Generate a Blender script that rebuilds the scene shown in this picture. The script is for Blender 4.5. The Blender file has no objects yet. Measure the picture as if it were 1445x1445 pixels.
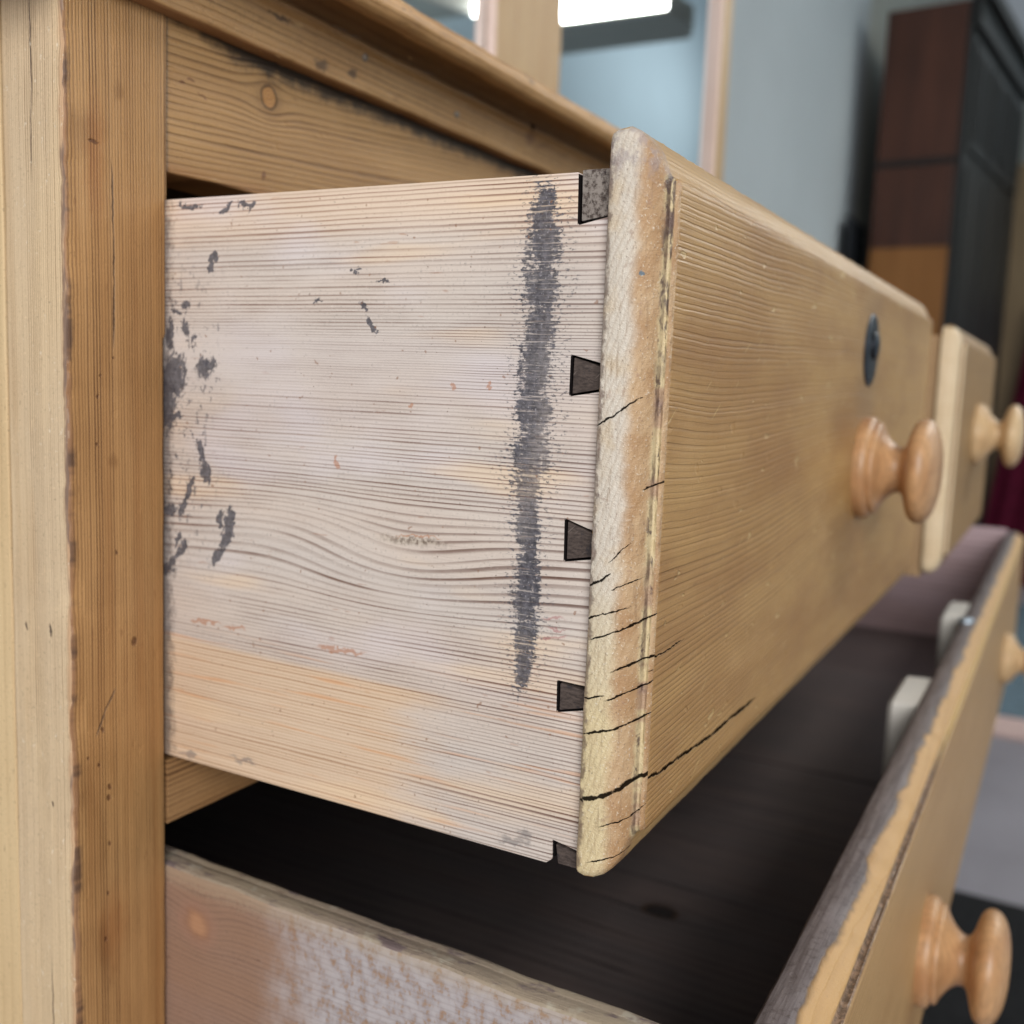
import bpy, bmesh, math, random
from mathutils import Vector, Matrix, noise as MN
random.seed(7)
scene = bpy.context.scene
COL = scene.collection
ZC = 0.80                                   # height of the lens above the floor; model heights below are relative to it

# ------------------------------------------------------------------ camera
cam_data = bpy.data.cameras.new("camera")
cam = bpy.data.objects.new("camera", cam_data)
COL.objects.link(cam)
right, down, fwd = (0.47796, -0.87755, 0.03809), (-0.09413, -0.09434, -0.99108), (0.87331, 0.47011, -0.12770)
R3 = Matrix(((right[0], -down[0], -fwd[0]), (right[1], -down[1], -fwd[1]), (right[2], -down[2], -fwd[2])))
cam.matrix_world = Matrix.Translation((0, 0, ZC)) @ R3.to_4x4()
cam_data.sensor_width = 36.0
cam_data.lens = 36.0 * 1453.68 / 1445.0
cam_data.clip_start = 0.01
cam_data.clip_end = 60.0
cam_data.dof.use_dof = True
cam_data.dof.focus_distance = 0.243
cam_data.dof.aperture_fstop = 12.5
scene.camera = cam
# ------------------------------------------------------------------ light
world = bpy.data.worlds.new("World")
scene.world = world
world.use_nodes = True
bgn = world.node_tree.nodes["Background"]
bgn.inputs["Color"].default_value = (0.80, 0.90, 1.0, 1)
bgn.inputs["Strength"].default_value = 0.23

def area(name, loc, target, sx, sy, power, color):
    d = bpy.data.lights.new(name, 'AREA')
    d.shape = 'RECTANGLE'; d.size = sx; d.size_y = sy; d.energy = power; d.color = color
    o = bpy.data.objects.new(name, d); COL.objects.link(o)
    o.location = loc
    o.rotation_euler = (Vector(target) - Vector(loc)).to_track_quat('-Z', 'Y').to_euler()
    return o
# daylight from the window beside the photographer, the shop's ceiling tubes, and an added fill for the far wall
area("window_light", (-1.5, -0.95, ZC + 0.75), (0.25, 0.15, ZC - 0.05), 1.5, 1.3, 57, (1.0, 1.0, 1.0))
area("ceiling_light_glow", (1.9, -1.3, ZC + 1.75), (1.9, -1.2, 0), 1.6, 0.5, 26, (1.0, 0.98, 0.94))
area("far_wall_fill", (7.3, -0.75, ZC + 2.35), (7.0, -2.0, ZC + 1.5), 2.4, 0.5, 17, (0.98, 1.0, 1.0))  # unseen lamp added to brighten the wall that the mirror shows
scene.view_settings.view_transform = 'Standard'
scene.view_settings.look = 'None'
scene.view_settings.exposure = 0.0
scene.view_settings.gamma = 1.0
scene.render.engine = 'CYCLES'
scene.cycles.max_bounces = 6
scene.cycles.use_denoising = True

# ------------------------------------------------------------------ material helpers
def S(r, g, b):
    f = lambda c: (c / 255 / 12.92) if c <= 10 else ((c / 255 + 0.055) / 1.055) ** 2.4
    return (f(r), f(g), f(b), 1.0)

class NG:
    def __init__(s, name):
        s.mat = bpy.data.materials.new(name); s.mat.use_nodes = True
        s.nt = s.mat.node_tree
        s.bsdf = s.nt.nodes["Principled BSDF"]
    def node(s, t): return s.nt.nodes.new(t)
    def put(s, sock, v):
        if isinstance(v, bpy.types.NodeSocket): s.nt.links.new(v, sock)
        elif v is not None: sock.default_value = v
    def m(s, op, a, b=None, c=None, clamp=False):
        n = s.node('ShaderNodeMath'); n.operation = op; n.use_clamp = clamp
        s.put(n.inputs[0], a)
        if b is not None: s.put(n.inputs[1], b)
        if c is not None: s.put(n.inputs[2], c)
        return n.outputs[0]
    def add(s, a, b): return s.m('ADD', a, b)
    def sub(s, a, b): return s.m('SUBTRACT', a, b)
    def mul(s, a, b): return s.m('MULTIPLY', a, b)
    def mx(s, a, b): return s.m('MAXIMUM', a, b)
    def mn(s, a, b): return s.m('MINIMUM', a, b)
    def mad(s, a, b, c): return s.m('MULTIPLY_ADD', a, b, c)
    def sstep(s, x, a, b, lo=0.0, hi=1.0):
        n = s.node('ShaderNodeMapRange'); n.interpolation_type = 'SMOOTHSTEP'
        flip = a > b
        if flip: a, b, lo, hi = b, a, hi, lo
        s.put(n.inputs[0], x); n.inputs[1].default_value = a; n.inputs[2].default_value = b
        n.inputs[3].default_value = lo; n.inputs[4].default_value = hi
        return n.outputs[0]
    def vec(s, x, y, z):
        n = s.node('ShaderNodeCombineXYZ')
        s.put(n.inputs[0], x); s.put(n.inputs[1], y); s.put(n.inputs[2], z)
        return n.outputs[0]
    def noise(s, v, scale=1.0, detail=2.0, rough=0.5, dist=0.0, color=False):
        n = s.node('ShaderNodeTexNoise'); n.noise_dimensions = '3D'
        s.put(n.inputs['Vector'], v); n.inputs['Scale'].default_value = scale
        n.inputs['Detail'].default_value = detail; n.inputs['Roughness'].default_value = rough
        n.inputs['Distortion'].default_value = dist
        return n.outputs['Color'] if color else n.outputs[0]
    def white(s, x):
        n = s.node('ShaderNodeTexWhiteNoise'); n.noise_dimensions = '1D'; s.put(n.inputs['W'], x)
        return n.outputs['Value']
    def mix(s, f, a, b, blend='MIX'):
        n = s.node('ShaderNodeMix'); n.data_type = 'RGBA'; n.blend_type = blend
        s.put(n.inputs[0], f); s.put(n.inputs[6], a); s.put(n.inputs[7], b)
        return n.outputs[2]
    def vadd(s, a, b):
        n = s.node('ShaderNodeVectorMath'); n.operation = 'ADD'; s.put(n.inputs[0], a); s.put(n.inputs[1], b)
        return n.outputs[0]
    def coords(s, off):
        t = s.node('ShaderNodeTexCoord')
        P = s.vadd(t.outputs['Object'], tuple(off))
        x = s.node('ShaderNodeSeparateXYZ'); s.nt.links.new(P, x.inputs[0])
        return P, x.outputs[0], x.outputs[1], x.outputs[2]
    def blobs(s, a, b, lst, warp=0.0015, wscale=400.0, fib=None):
        """1 inside a set of ellipses, falling to 0 and below outside; outlines broken up by noise"""
        V = s.vec(a, b, 0.0)
        if warp:
            nz = s.noise(V, wscale, 3.0, 0.6, color=True)
            q = s.node('ShaderNodeVectorMath'); q.operation = 'MULTIPLY_ADD'
            s.put(q.inputs[0], nz); q.inputs[1].default_value = (warp, warp, 0); q.inputs[2].default_value = (-warp / 2, -warp / 2, 0)
            V = s.vadd(V, q.outputs[0])
            z = s.node('ShaderNodeVectorMath'); z.operation = 'MULTIPLY'
            s.put(z.inputs[0], V); z.inputs[1].default_value = (1, 1, 0); V = z.outputs[0]
        acc = None
        for (ca, cb, ra, rb, rot) in lst:
            mp = s.node('ShaderNodeMapping'); mp.vector_type = 'TEXTURE'
            s.put(mp.inputs['Vector'], V)
            mp.inputs['Location'].default_value = (ca, cb, 0); mp.inputs['Rotation'].default_value = (0, 0, rot)
            mp.inputs['Scale'].default_value = (ra, rb, 1)
            ln = s.node('ShaderNodeVectorMath'); ln.operation = 'LENGTH'; s.nt.links.new(mp.outputs[0], ln.inputs[0])
            acc = ln.outputs['Value'] if acc is None else s.mn(acc, ln.outputs['Value'])
        return s.sub(1.6, acc)      # 0.6 on an ellipse's outline, 1.6 at its middle
    def rings(s, u, v, w, F, wander=0.008, fine=0.0006, bends=(), squeeze=(), knots=(), jitter=1.0, tilt=0.0, us=2.0, vs=8.0, seed=0.0):
        """growth lines: u runs along the grain, v across; returns the dark late-wood profile and the ring number"""
        nv = s.vec(s.mad(u, us, seed), s.mul(v, vs), s.mul(w, vs))
        p = s.mad(s.sub(s.noise(nv, 1.0, 1.5, 0.45), 0.5), wander, v)
        if tilt: p = s.mad(u, tilt, p)
        if fine:
            nf = s.vec(s.mul(u, 45.0), s.mul(v, 160.0), s.mul(w, 160.0))
            p = s.mad(s.sub(s.noise(nf, 1.0, 2.0, 0.5), 0.5), fine, p)
        for (u0, v0, su, sv, A) in bends:
            du = s.m('DIVIDE', s.sub(u, u0), su); dv = s.m('DIVIDE', s.sub(v, v0), sv)
            r2 = s.mad(du, du, s.mul(dv, dv))
            p = s.mad(s.m('EXPONENT', s.mul(r2, -1.0)), A, p)
        for (u0, v0, su, sv, A) in knots:      # the lines part round a knot
            du = s.m('DIVIDE', s.sub(u, u0), su); dv = s.m('DIVIDE', s.sub(v, v0), sv)
            r2 = s.mad(du, du, s.mul(dv, dv))
            p = s.mad(s.mul(s.m('EXPONENT', s.mul(r2, -1.0)), s.m('TANH', s.mul(dv, 2.0))), -A, p)
        q = s.mul(p, F)
        for (p0, sc, B) in squeeze:
            q = s.mad(s.m('TANH', s.m('DIVIDE', s.sub(p, p0), sc)), B, q)
        if jitter:
            q = s.mad(s.sub(s.noise(s.vec(s.mul(p, F * 0.23), seed + 3.7, 0.0), 1.0, 2.0, 0.6), 0.5), jitter * 1.5, q)
        fr = s.m('FRACT', q); idn = s.m('FLOOR', q)
        prof = s.mul(s.sstep(fr, 0.40, 0.84), s.sstep(fr, 0.99, 0.90))
        amp = s.mad(s.white(idn), 0.75, 0.35)
        return s.mul(prof, amp), idn, p
    def fibre(s, u, v, w, lu=60.0, lv=2600.0):
        return s.noise(s.vec(s.mul(u, lu), s.mul(v, lv), s.mul(w, lv)), 1.0, 3.0, 0.65)
    def finish(s, color, rough=0.6, height=None, bump=0.35, dist=0.0006, spec=0.35):
        s.put(s.bsdf.inputs['Base Color'], color)
        s.put(s.bsdf.inputs['Roughness'], rough)
        s.bsdf.inputs['Specular IOR Level'].default_value = spec
        if height is not None:
            b = s.node('ShaderNodeBump'); b.inputs['Strength'].default_value = bump
            b.inputs['Distance'].default_value = dist
            s.put(b.inputs['Height'], height)
            s.nt.links.new(b.outputs[0], s.bsdf.inputs['Normal'])
        return s.mat

def wood(name, off, axes, early, late, tint, F=650, off_tint=0.6, wander=0.008, fine=0.0006, contrast=0.8, rough=0.5, bends=(), squeeze=(),
         knots=(), knot_col=None, seed=0.0, us=2.0, vs=8.0, bump=0.35, flecks=0.5, fleck_col=(0.10, 0.035, 0.015, 1), dents=0.4, extra=None, tilt=0.0, spec=0.35,
         jitter=1.0, fadeout=0.55):
    """a board of old pine. axes = which of x, y, z run along the grain, across it and into it"""
    g = NG(name)
    P, x, y, z = g.coords(off)
    c = (x, y, z); u, v, w = c[axes[0]], c[axes[1]], c[axes[2]]
    ln, idn, p = g.rings(u, v, w, F, wander, fine, bends, squeeze, [(a, b, ra * 2.6, rb * 2.6, rb * 1.1) for (a, b, ra, rb) in knots], jitter, tilt, us, vs, seed)
    fb = g.fibre(u, v, w)
    big = g.noise(g.vec(g.mad(u, 9.0, seed), g.mul(v, 45.0), g.mul(w, 45.0)), 1.0, 3.0, 0.55)
    mid = g.noise(g.vec(g.mad(u, 30.0, seed), g.mul(v, 120.0), g.mul(w, 60.0)), 1.0, 3.0, 0.6)
    base = g.mix(g.mul(g.sstep(big, 0.35, 0.68), off_tint), early, tint)
    base = g.mix(g.mul(g.sstep(fb, 0.5, 0.8), 0.16), base, (early[0] * 1.18, early[1] * 1.16, early[2] * 1.12, 1))
    base = g.mix(g.mul(g.sstep(fb, 0.48, 0.2), 0.30), base, late)
    fade = g.noise(g.vec(g.mad(u, 16.0, seed + 2.0), g.mul(v, 70.0), g.mul(w, 30.0)), 1.0, 2.0, 0.55)
    lmod = g.mul(g.mul(ln, g.mad(g.sstep(mid, 0.25, 0.7), 0.6 * contrast, 0.4 * contrast)), g.mad(g.sstep(fade, 0.32, 0.60), 1.15 - fadeout, fadeout))
    col = g.mix(lmod, base, late)
    h = g.add(g.mul(ln, -0.55), g.mul(fb, 0.35))
    if knots:
        kc = knot_col or (late[0] * 0.8, late[1] * 0.7, late[2] * 0.6, 1)
        for (a, b, ra, rb) in knots:
            du = g.m('DIVIDE', g.sub(u, a), ra); dv = g.m('DIVIDE', g.sub(v, b), rb)
            d = g.m('SQRT', g.mad(du, du, g.mul(dv, dv)))
            d = g.mad(g.sub(g.noise(P, 500.0, 2.0), 0.5), 0.25, d)
            col = g.mix(g.sstep(d, 1.08, 0.9), col, kc)
            rim = g.mul(g.sstep(d, 0.72, 0.95), g.sstep(d, 1.25, 1.0))
            col = g.mix(g.mul(rim, 0.75), col, (0.05, 0.025, 0.012, 1))
            rg = g.m('FRACT', g.mul(d, 3.2))
            col = g.mix(g.mul(g.mul(g.sstep(rg, 0.5, 0.9), g.sstep(d, 1.0, 0.9)), 0.4), col, late)
            col = g.mix(g.mul(g.mul(g.sstep(d, 2.4, 1.1), g.sstep(d, 0.9, 1.1)), 0.25), col, late)
    if flecks:
        fk = g.noise(g.vec(g.mul(u, 160.0), g.mul(v, 620.0), g.mul(w, 620.0)), 1.0, 1.0, 0.5)
        col = g.mix(g.mul(g.sstep(fk, 0.735, 0.80), flecks), col, fleck_col)
    grit = g.noise(P, 1250.0, 2.0, 0.6)
    gp = g.noise(P, 55.0, 2.0, 0.6)
    col = g.mix(g.mul(g.sstep(grit, 0.61, 0.70), g.mad(gp, 0.9, 0.02)), col, tuple(v * 0.45 for v in early[:3]) + (1,))
    col = g.mix(g.mul(g.sstep(grit, 0.38, 0.29), 0.30), col, tuple(min(0.9, v * 1.35) for v in early[:3]) + (1,))
    if dents:
        dn = g.noise(g.vec(g.mul(u, 110.0), g.mul(v, 170.0), g.mul(w, 170.0)), 1.0, 2.0, 0.5)
        dm = g.sstep(dn, 0.68, 0.74)
        h = g.mad(dm, -1.2 * dents, h)
        col = g.mix(g.mul(dm, 0.25 * dents), col, (early[0] * 1.3, early[1] * 1.25, early[2] * 1.15, 1))
        h = g.mad(g.noise(P, 90.0, 2.0), 1.2 * dents, h)
    g.P, g.x, g.y, g.z, g.u, g.v, g.w, g.fb, g.big, g.mid, g.ln = P, x, y, z, u, v, w, fb, big, mid, ln
    r = rough
    if extra:
        col, h, r = extra(g, col, h, rough)
    r = g.m('ADD', g.mul(g.sub(fb, 0.5), 0.25), r) if r is not None else rough
    mat = g.finish(col, r, h, bump, 0.0006, spec)
    if getattr(g, 'matt', None) is not None:      # nothing shines inside a crack
        g.put(g.bsdf.inputs['Specular IOR Level'], g.mul(g.sub(1.0, g.matt), spec))
    return mat

def plain(name, col, rough=0.6, spec=0.3, metal=0.0, nscale=8.0, namt=0.12, bump=0.0, off=(0, 0, 0)):
    g = NG(name)
    P, x, y, z = g.coords(off)
    n = g.noise(P, nscale, 4.0, 0.6)
    c = g.mix(g.sstep(n, 0.3, 0.7), tuple(a * (1 - namt) for a in col[:3]) + (1,), tuple(min(1, a * (1 + namt)) for a in col[:3]) + (1,))
    g.bsdf.inputs['Metallic'].default_value = metal
    return g.finish(c, g.mad(n, 0.2, rough - 0.1), n if bump else None, bump, 0.001, spec)

# ------------------------------------------------------------------ where the marks are on the boards (metres)
SMEAR=[(0.1131,0.03802,0.00646,0.00315,1.49671),(0.11239,0.03073,0.00809,0.00428,1.561),(0.11271,0.02178,0.00818,0.00468,1.54153),(0.11281,0.01191,0.00826,0.00414,1.55491),(0.11333,0.00276,0.00835,0.00474,1.55997),(0.11382,-0.00734,0.00844,0.00458,1.56896),(0.11431,-0.01757,0.00853,0.00462,1.5346),(0.11431,-0.02615,0.00688,0.00348,1.53893),(0.11411,-0.0348,0.0078,0.00369,1.54166),(0.11384,-0.04526,0.00875,0.00352,1.54029),(0.11383,-0.05408,0.00883,0.00392,1.54878),(0.11343,-0.06292,0.00804,0.00353,1.59246),(0.1139,-0.07018,0.00544,0.00255,1.64176)]
MARKS=[(0.23215,-0.00269,0.007,0.00458,1.60357),(0.23536,-0.00901,0.0104,0.00348,1.5833),(0.22061,-0.0003,0.0036,0.00302,3.0437),(0.21786,0.00098,0.00246,0.00134,1.86011),(0.23279,-0.01472,0.00405,0.00125,2.97226),(0.22145,-0.02483,0.00497,0.00139,1.2306),(0.21978,-0.03049,0.00352,0.00195,1.20375),(0.22627,-0.03559,0.00411,0.00105,2.03551),(0.22945,-0.04135,0.00326,0.00132,2.07257),(0.2344,-0.04267,0.00267,0.0019,2.94173),(0.21037,-0.04308,0.00376,0.00215,1.7233),(0.21199,-0.04883,0.00456,0.00225,2.08533),(0.21557,-0.05444,0.00377,0.00139,2.33477),(0.2295,-0.05371,0.00339,0.00128,2.14183),(0.23391,-0.05809,0.00307,0.00125,2.26779),(0.23123,-0.0509,0.00275,0.00082,1.93784),(0.23659,-0.0608,0.0042,0.00129,3.00634),(0.21393,-0.04384,0.00288,0.00139,1.46428),(0.21259,0.04407,0.00304,0.0007,2.4321),(0.20555,0.04452,0.00258,0.00076,-3.09256),(0.20247,0.04457,0.00178,0.00073,2.18298),(0.22607,0.04543,0.00496,0.00078,-3.09627),(0.21655,0.03105,0.0019,0.00149,2.40382),(0.21816,0.02874,0.00235,0.00081,1.56725),(0.22784,0.01127,0.00286,0.00111,1.31436),(0.22504,0.00807,0.00174,0.00104,2.1669),(0.23409,0.00957,0.0045,0.00172,1.5799),(0.16653,0.02691,0.00114,0.00054,-3.11358),(0.15858,0.0234,0.00222,0.00036,-3.13017),(0.16449,0.01752,0.00161,0.00082,0.75733),(0.16165,0.01247,0.00255,0.00073,0.87164),(0.17918,0.01863,0.00143,0.00037,-3.13829),(0.16765,0.02585,0.00165,0.0006,0.7147),(0.22754,0.01731,0.00168,0.00141,3.13319),(0.23178,0.01569,0.00256,0.00081,3.13782)]
BROWN=[(0.20886,-0.0748,0.00491,0.00085,3.09218),(0.22005,-0.07456,0.00709,0.00065,3.07168),(0.13633,-0.00244,0.00105,0.00083,1.53574),(0.12617,-0.0019,0.00138,0.0006,1.52924),(0.17241,-0.02341,0.00228,0.00072,1.44169),(0.14567,-0.04113,0.00874,0.0003,3.09393),(0.14889,-0.00812,0.00087,0.00054,3.08542),(0.17013,-0.07532,0.00961,0.0008,3.09393)]
RED=[(0.10611,-0.05739,0.00346,0.00052,2.99345),(0.10505,-0.05951,0.00307,0.00043,2.98926),(0.10684,-0.06225,0.00387,0.00035,2.98574),(0.104,-0.06146,0.00191,0.00035,2.9837)]
GREYLOW=[(0.11135,-0.11374,0.0026,0.00207,2.44117),(0.1143,-0.11581,0.00444,0.00132,3.02492),(0.20451,-0.11382,0.00541,0.0011,3.07982),(0.22736,-0.1174,0.00473,0.00113,3.01719)]
ENDCRACK=[(0.09348,-0.00836,0.003,0.00021,2.58549),(0.08912,-0.00534,0.00337,0.00021,2.49102),(0.09447,-0.04641,0.00182,0.00026,2.6183),(0.09195,-0.04474,0.00181,0.00026,2.49722),(0.08567,-0.0651,0.00366,0.00024,2.69648),(0.07998,-0.06238,0.00391,0.00024,2.69505),(0.09433,-0.05426,0.00253,0.00017,2.75621),(0.08974,-0.05258,0.00332,0.00016,2.81822),(0.09184,-0.05856,0.00308,0.00021,2.75751),(0.08687,-0.05628,0.00347,0.00021,2.67005),(0.09331,-0.07356,0.00249,0.0002,2.83547),(0.08774,-0.0727,0.00236,0.00021,2.65463),(0.08385,-0.07071,0.00287,0.00021,2.67859),(0.09195,-0.0818,0.00361,0.00027,2.85669),(0.08733,-0.08018,0.0023,0.00026,2.72087),(0.0836,-0.07832,0.0027,0.00026,2.64247),(0.09274,-0.09841,0.00231,0.00051,2.81253),(0.08913,-0.09686,0.00242,0.00049,2.64889),(0.08563,-0.09464,0.00258,0.00048,2.50582),(0.08216,-0.09263,0.00226,0.00049,2.73057),(0.07895,-0.09181,0.00179,0.00052,3.07168),(0.0763,-0.09087,0.00174,0.00047,2.49767),(0.08694,-0.10365,0.00347,0.00015,2.74901),(0.083,-0.10136,0.00209,0.00014,2.39174),(0.08863,-0.11297,0.00398,0.00015,2.7501),(0.07975,-0.06619,0.00266,0.00016,2.85677),(0.08874,-0.03861,0.00297,0.00013,2.30308),(0.08274,-0.02254,0.00227,0.00016,2.62294),(0.08702,-0.04586,0.00288,0.00013,2.66259),(0.08348,-0.05435,0.00346,0.00016,2.64418)]
FACECRACK=[(0.21875,-0.09239,0.00418,0.0004,2.99469),(0.22748,-0.09373,0.00655,0.0004,2.97271),(0.23932,-0.09496,0.00785,0.00049,3.08515),(0.25297,-0.09585,0.00865,0.00049,3.05693),(0.26799,-0.09705,0.00952,0.00051,3.05716),(0.2844,-0.09769,0.01032,0.00061,3.13606),(0.30441,-0.09811,0.01397,0.00061,3.10014),(0.22564,-0.06358,0.00573,0.00019,3.0628),(0.23667,-0.0638,0.00759,0.00022,-3.1169)]
POSTCRACK=[(0.20156,0.04384,0.01013,0.00029,1.58478),(0.20171,0.02872,0.00801,0.00029,1.57473),(0.20151,0.01431,0.00929,0.00029,-1.60023),(0.19886,-0.09595,0.00325,0.00024,-2.1704),(0.19581,-0.10144,0.00431,0.00024,-2.00918)]
POSTDOT=[(0.19824,-0.12188,0.00112,0.00072,1.81961),(0.19794,-0.12501,0.00113,0.00072,1.82316),(0.19581,-0.00912,0.00078,0.00047,1.54354),(0.19685,-0.00331,0.00058,0.00047,1.48419),(0.19537,-0.02216,0.00059,0.00047,1.5923),(0.20122,0.00168,0.00048,0.00039,-3.01397),(0.20169,-0.05335,0.00082,0.0005,1.62483),(0.20773,-0.08053,0.00165,0.00108,1.4179),(0.19553,0.05843,0.00193,0.00058,3.09456),(0.19799,-0.13914,0.0009,0.00049,1.7306),(0.19462,-0.11427,0.00086,0.00048,1.69999),(0.19727,-0.15421,0.00092,0.00049,1.74329),(0.1963,-0.16818,0.00093,0.00048,1.7533),(0.19601,-0.10413,0.00106,0.00049,1.63042),(0.19104,-0.11103,0.00066,0.00046,1.87903)]
POSTSCUFF=[(0.19289,0.06147,0.00746,0.00517,1.30443),(0.2041,0.07324,0.00337,0.00164,1.47297),(0.19622,-0.17372,0.01145,0.00495,1.67529),(0.20082,-0.02695,0.0028,0.00195,1.59199),(0.18966,-0.12105,0.01265,0.00474,1.60793)]

# ------------------------------------------------------------------ bases of the things (world)
B_CHEST = (0.19, 0.24, 0.0)
B_UP = (0.22, 0.0815, ZC - 0.118)
B_UP2 = (0.71, 0.064, ZC - 0.118)
B_LOW = (0.22, 0.035, ZC - 0.29)
rel = lambda b: (b[0], b[1], b[2] - ZC)

# ------------------------------------------------------------------ pine materials
def ex_side(g, col, h, r):
    y, z = g.y, g.z
    fine_z = g.mul(g.sstep(z, 0.014, 0.007), g.sstep(z, -0.010, -0.003))
    col = g.mix(g.mul(fine_z, 0.45), col, S(205, 193, 186))
    thin = g.m('FRACT', g.mad(g.sub(g.noise(g.vec(g.mul(y, 6.0), g.mul(z, 60.0), 0.0), 1.0, 2.0), .5), 3.0, g.mul(z, 3100.0)))
    col = g.mix(g.mul(g.mul(g.sstep(thin, 0.5, 0.9), g.sstep(thin, 1.0, 0.92)), g.sstep(g.mid, 0.4, 0.65)), col, g.mix(0.28, col, S(120, 92, 80)))
    # bleached band, warm band along the bottom, warm line along the top edge
    zz = g.mad(g.sub(g.big, 0.5), 0.006, z)
    low = g.mul(g.sstep(zz, -0.0795, -0.0825), g.sstep(g.mad(g.sub(g.mid, .5), .05, y), 0.128, 0.158))
    col = g.mix(g.mul(low, 0.55), col, g.mix(g.mul(g.ln, 0.7), S(220, 184, 142), S(172, 124, 82)))
    top = g.mul(g.sstep(g.mad(g.sub(g.mid, .5), .006, z), 0.030, 0.042), 0.40)
    col = g.mix(top, col, g.mix(g.ln, S(228, 196, 160), S(160, 105, 66)))
    warm = g.noise(g.vec(g.mul(y, 14.0), g.mul(z, 75.0), 2.0), 1.0, 2.0, 0.5)
    col = g.mix(g.mul(g.sstep(warm, 0.56, 0.70), 0.42), col, g.mix(g.ln, S(226, 196, 158), S(150, 100, 66)))
    cool = g.noise(g.vec(g.mul(y, 18.0), g.mul(z, 30.0), 7.0), 1.0, 2.0, 0.5)
    col = g.mix(g.mul(g.mul(g.sstep(cool, 0.5, 0.68), g.sstep(z, -0.085, -0.07)), 0.40), col, g.mix(g.ln, S(214, 206, 212), S(140, 116, 112)))
    orange = g.noise(g.vec(g.mul(y, 24.0), g.mul(z, 420.0), 1.0), 1.0, 2.0, 0.5)
    col = g.mix(g.mul(g.mul(g.sstep(orange, 0.58, 0.7), g.sstep(z, -0.07, -0.085)), 0.4), col, S(206, 140, 84))
    nr = g.mul(g.mul(g.ln, g.sstep(y, 0.160, 0.105)), 0.45)
    col = g.mix(nr, col, S(78, 52, 46))
    # grey streak knot
    k = g.blobs(y, z, [(0.1475, -0.0425, 0.013, 0.0016, 3.1)], 0.003, 220)
    col = g.mix(g.mul(g.sstep(k, 0.5, 1.3), 0.75), col, g.mix(g.sstep(g.noise(g.P, 900.0, 2.0), 0.4, 0.6), S(110, 96, 82), S(186, 172, 156)))
    b = g.blobs(y, z, BROWN, 0.004, 500)
    col = g.mix(g.mul(g.sstep(b, 0.55, 1.0), 0.6), col, S(168, 108, 70))
    b = g.blobs(y, z, RED, 0.004, 300)
    col = g.mix(g.mul(g.sstep(b, 0.5, 1.2), 0.5), col, S(150, 70, 74))
    # slate coloured rub mark
    st = g.fibre(y, z, g.x, 300.0, 1500.0)
    sm = g.blobs(y, z, SMEAR, 0.0035, 150)
    dry = g.noise(g.vec(g.mul(y, 700.0), g.mul(z, 1300.0), 4.0), 1.0, 3.0, 0.7)
    sm = g.add(sm, g.mul(g.sub(st, 0.5), 0.5))
    sm = g.mad(g.sub(dry, 0.5), 2.4, sm)
    sm = g.mad(g.sub(g.noise(g.vec(g.mul(y, 260.0), g.mul(z, 60.0), 8.0), 1.0, 3.0, .6), 0.5), 1.6, sm)
    sm = g.mad(g.sub(g.noise(g.P, 130.0, 2.0, 0.6), 0.5), 0.9, sm)
    sm = g.mad(g.ln, 0.25, sm)
    dark = g.mix(g.sstep(g.noise(g.P, 700.0, 3.0, .7), 0.35, 0.7), S(56, 55, 61), S(96, 93, 99))
    halo = g.mul(g.sstep(sm, -0.35, 0.35), g.sstep(dry, 0.56, 0.61))
    col = g.mix(g.mul(halo, 0.62), col, dark)
    body = g.mul(g.sub(1.0, g.mul(g.sstep(g.fibre(y, z, g.x, 90.0, 1900.0), 0.54, 0.64), 0.55)), g.mul(g.sstep(sm, 0.45, 0.85), g.sstep(g.noise(g.vec(g.mul(y, 60.0), g.mul(z, 22.0), 2.0), 1.0, 2.0), 0.25, 0.6, 0.66, 0.97)))
    col = g.mix(body, col, dark)
    col = g.mix(g.mul(g.mul(body, g.sstep(g.noise(g.P, 1500.0, 2.0, .6), 0.60, 0.72)), 0.55), col, S(190, 184, 186))
    # scattered smudges towards the cabinet
    mk = g.blobs(y, z, MARKS, 0.0045, 330)
    mk = g.mad(g.sub(g.noise(g.vec(g.mul(g.add(y, g.mul(z, .4)), 900.), g.mul(z, 420.), 0.0), 1.0, 3.0, 0.7), 0.5), 2.0, mk)
    col = g.mix(g.mul(g.sstep(mk, 0.50, 0.80), 0.88), col, dark)
    reg = g.mul(g.sstep(g.mad(g.sub(g.noise(g.P, 90.0, 2.0), .5), .03, y), 0.211, 0.222), g.mul(g.sstep(z, -0.07, -0.03), g.sstep(z, 0.042, 0.01)))
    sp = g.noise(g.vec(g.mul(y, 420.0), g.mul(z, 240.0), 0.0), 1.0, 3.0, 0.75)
    col = g.mix(g.mul(g.mul(g.sstep(sp, 0.565, 0.63), reg), 0.75), col, dark)
    gl = g.blobs(y, z, GREYLOW, 0.006, 260)
    gl = g.mad(g.sub(st, 0.5), 2.2, gl)
    col = g.mix(g.mul(g.sstep(gl, 0.5, 1.3), 0.6), col, S(112, 106, 104))
    # contact shadow beside the post, painted into the side's colour
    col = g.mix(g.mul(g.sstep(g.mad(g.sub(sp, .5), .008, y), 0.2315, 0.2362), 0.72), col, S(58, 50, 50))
    # pores
    po = g.noise(g.P, 520.0, 1.0)
    col = g.mix(g.mul(g.sstep(po, 0.745, 0.79), 0.6), col, S(132, 92, 66))
    po2 = g.noise(g.P, 1100.0, 1.0)
    col = g.mix(g.mul(g.sstep(po2, 0.74, 0.78), 0.7), col, S(96, 70, 58))
    return col, h, r
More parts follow.
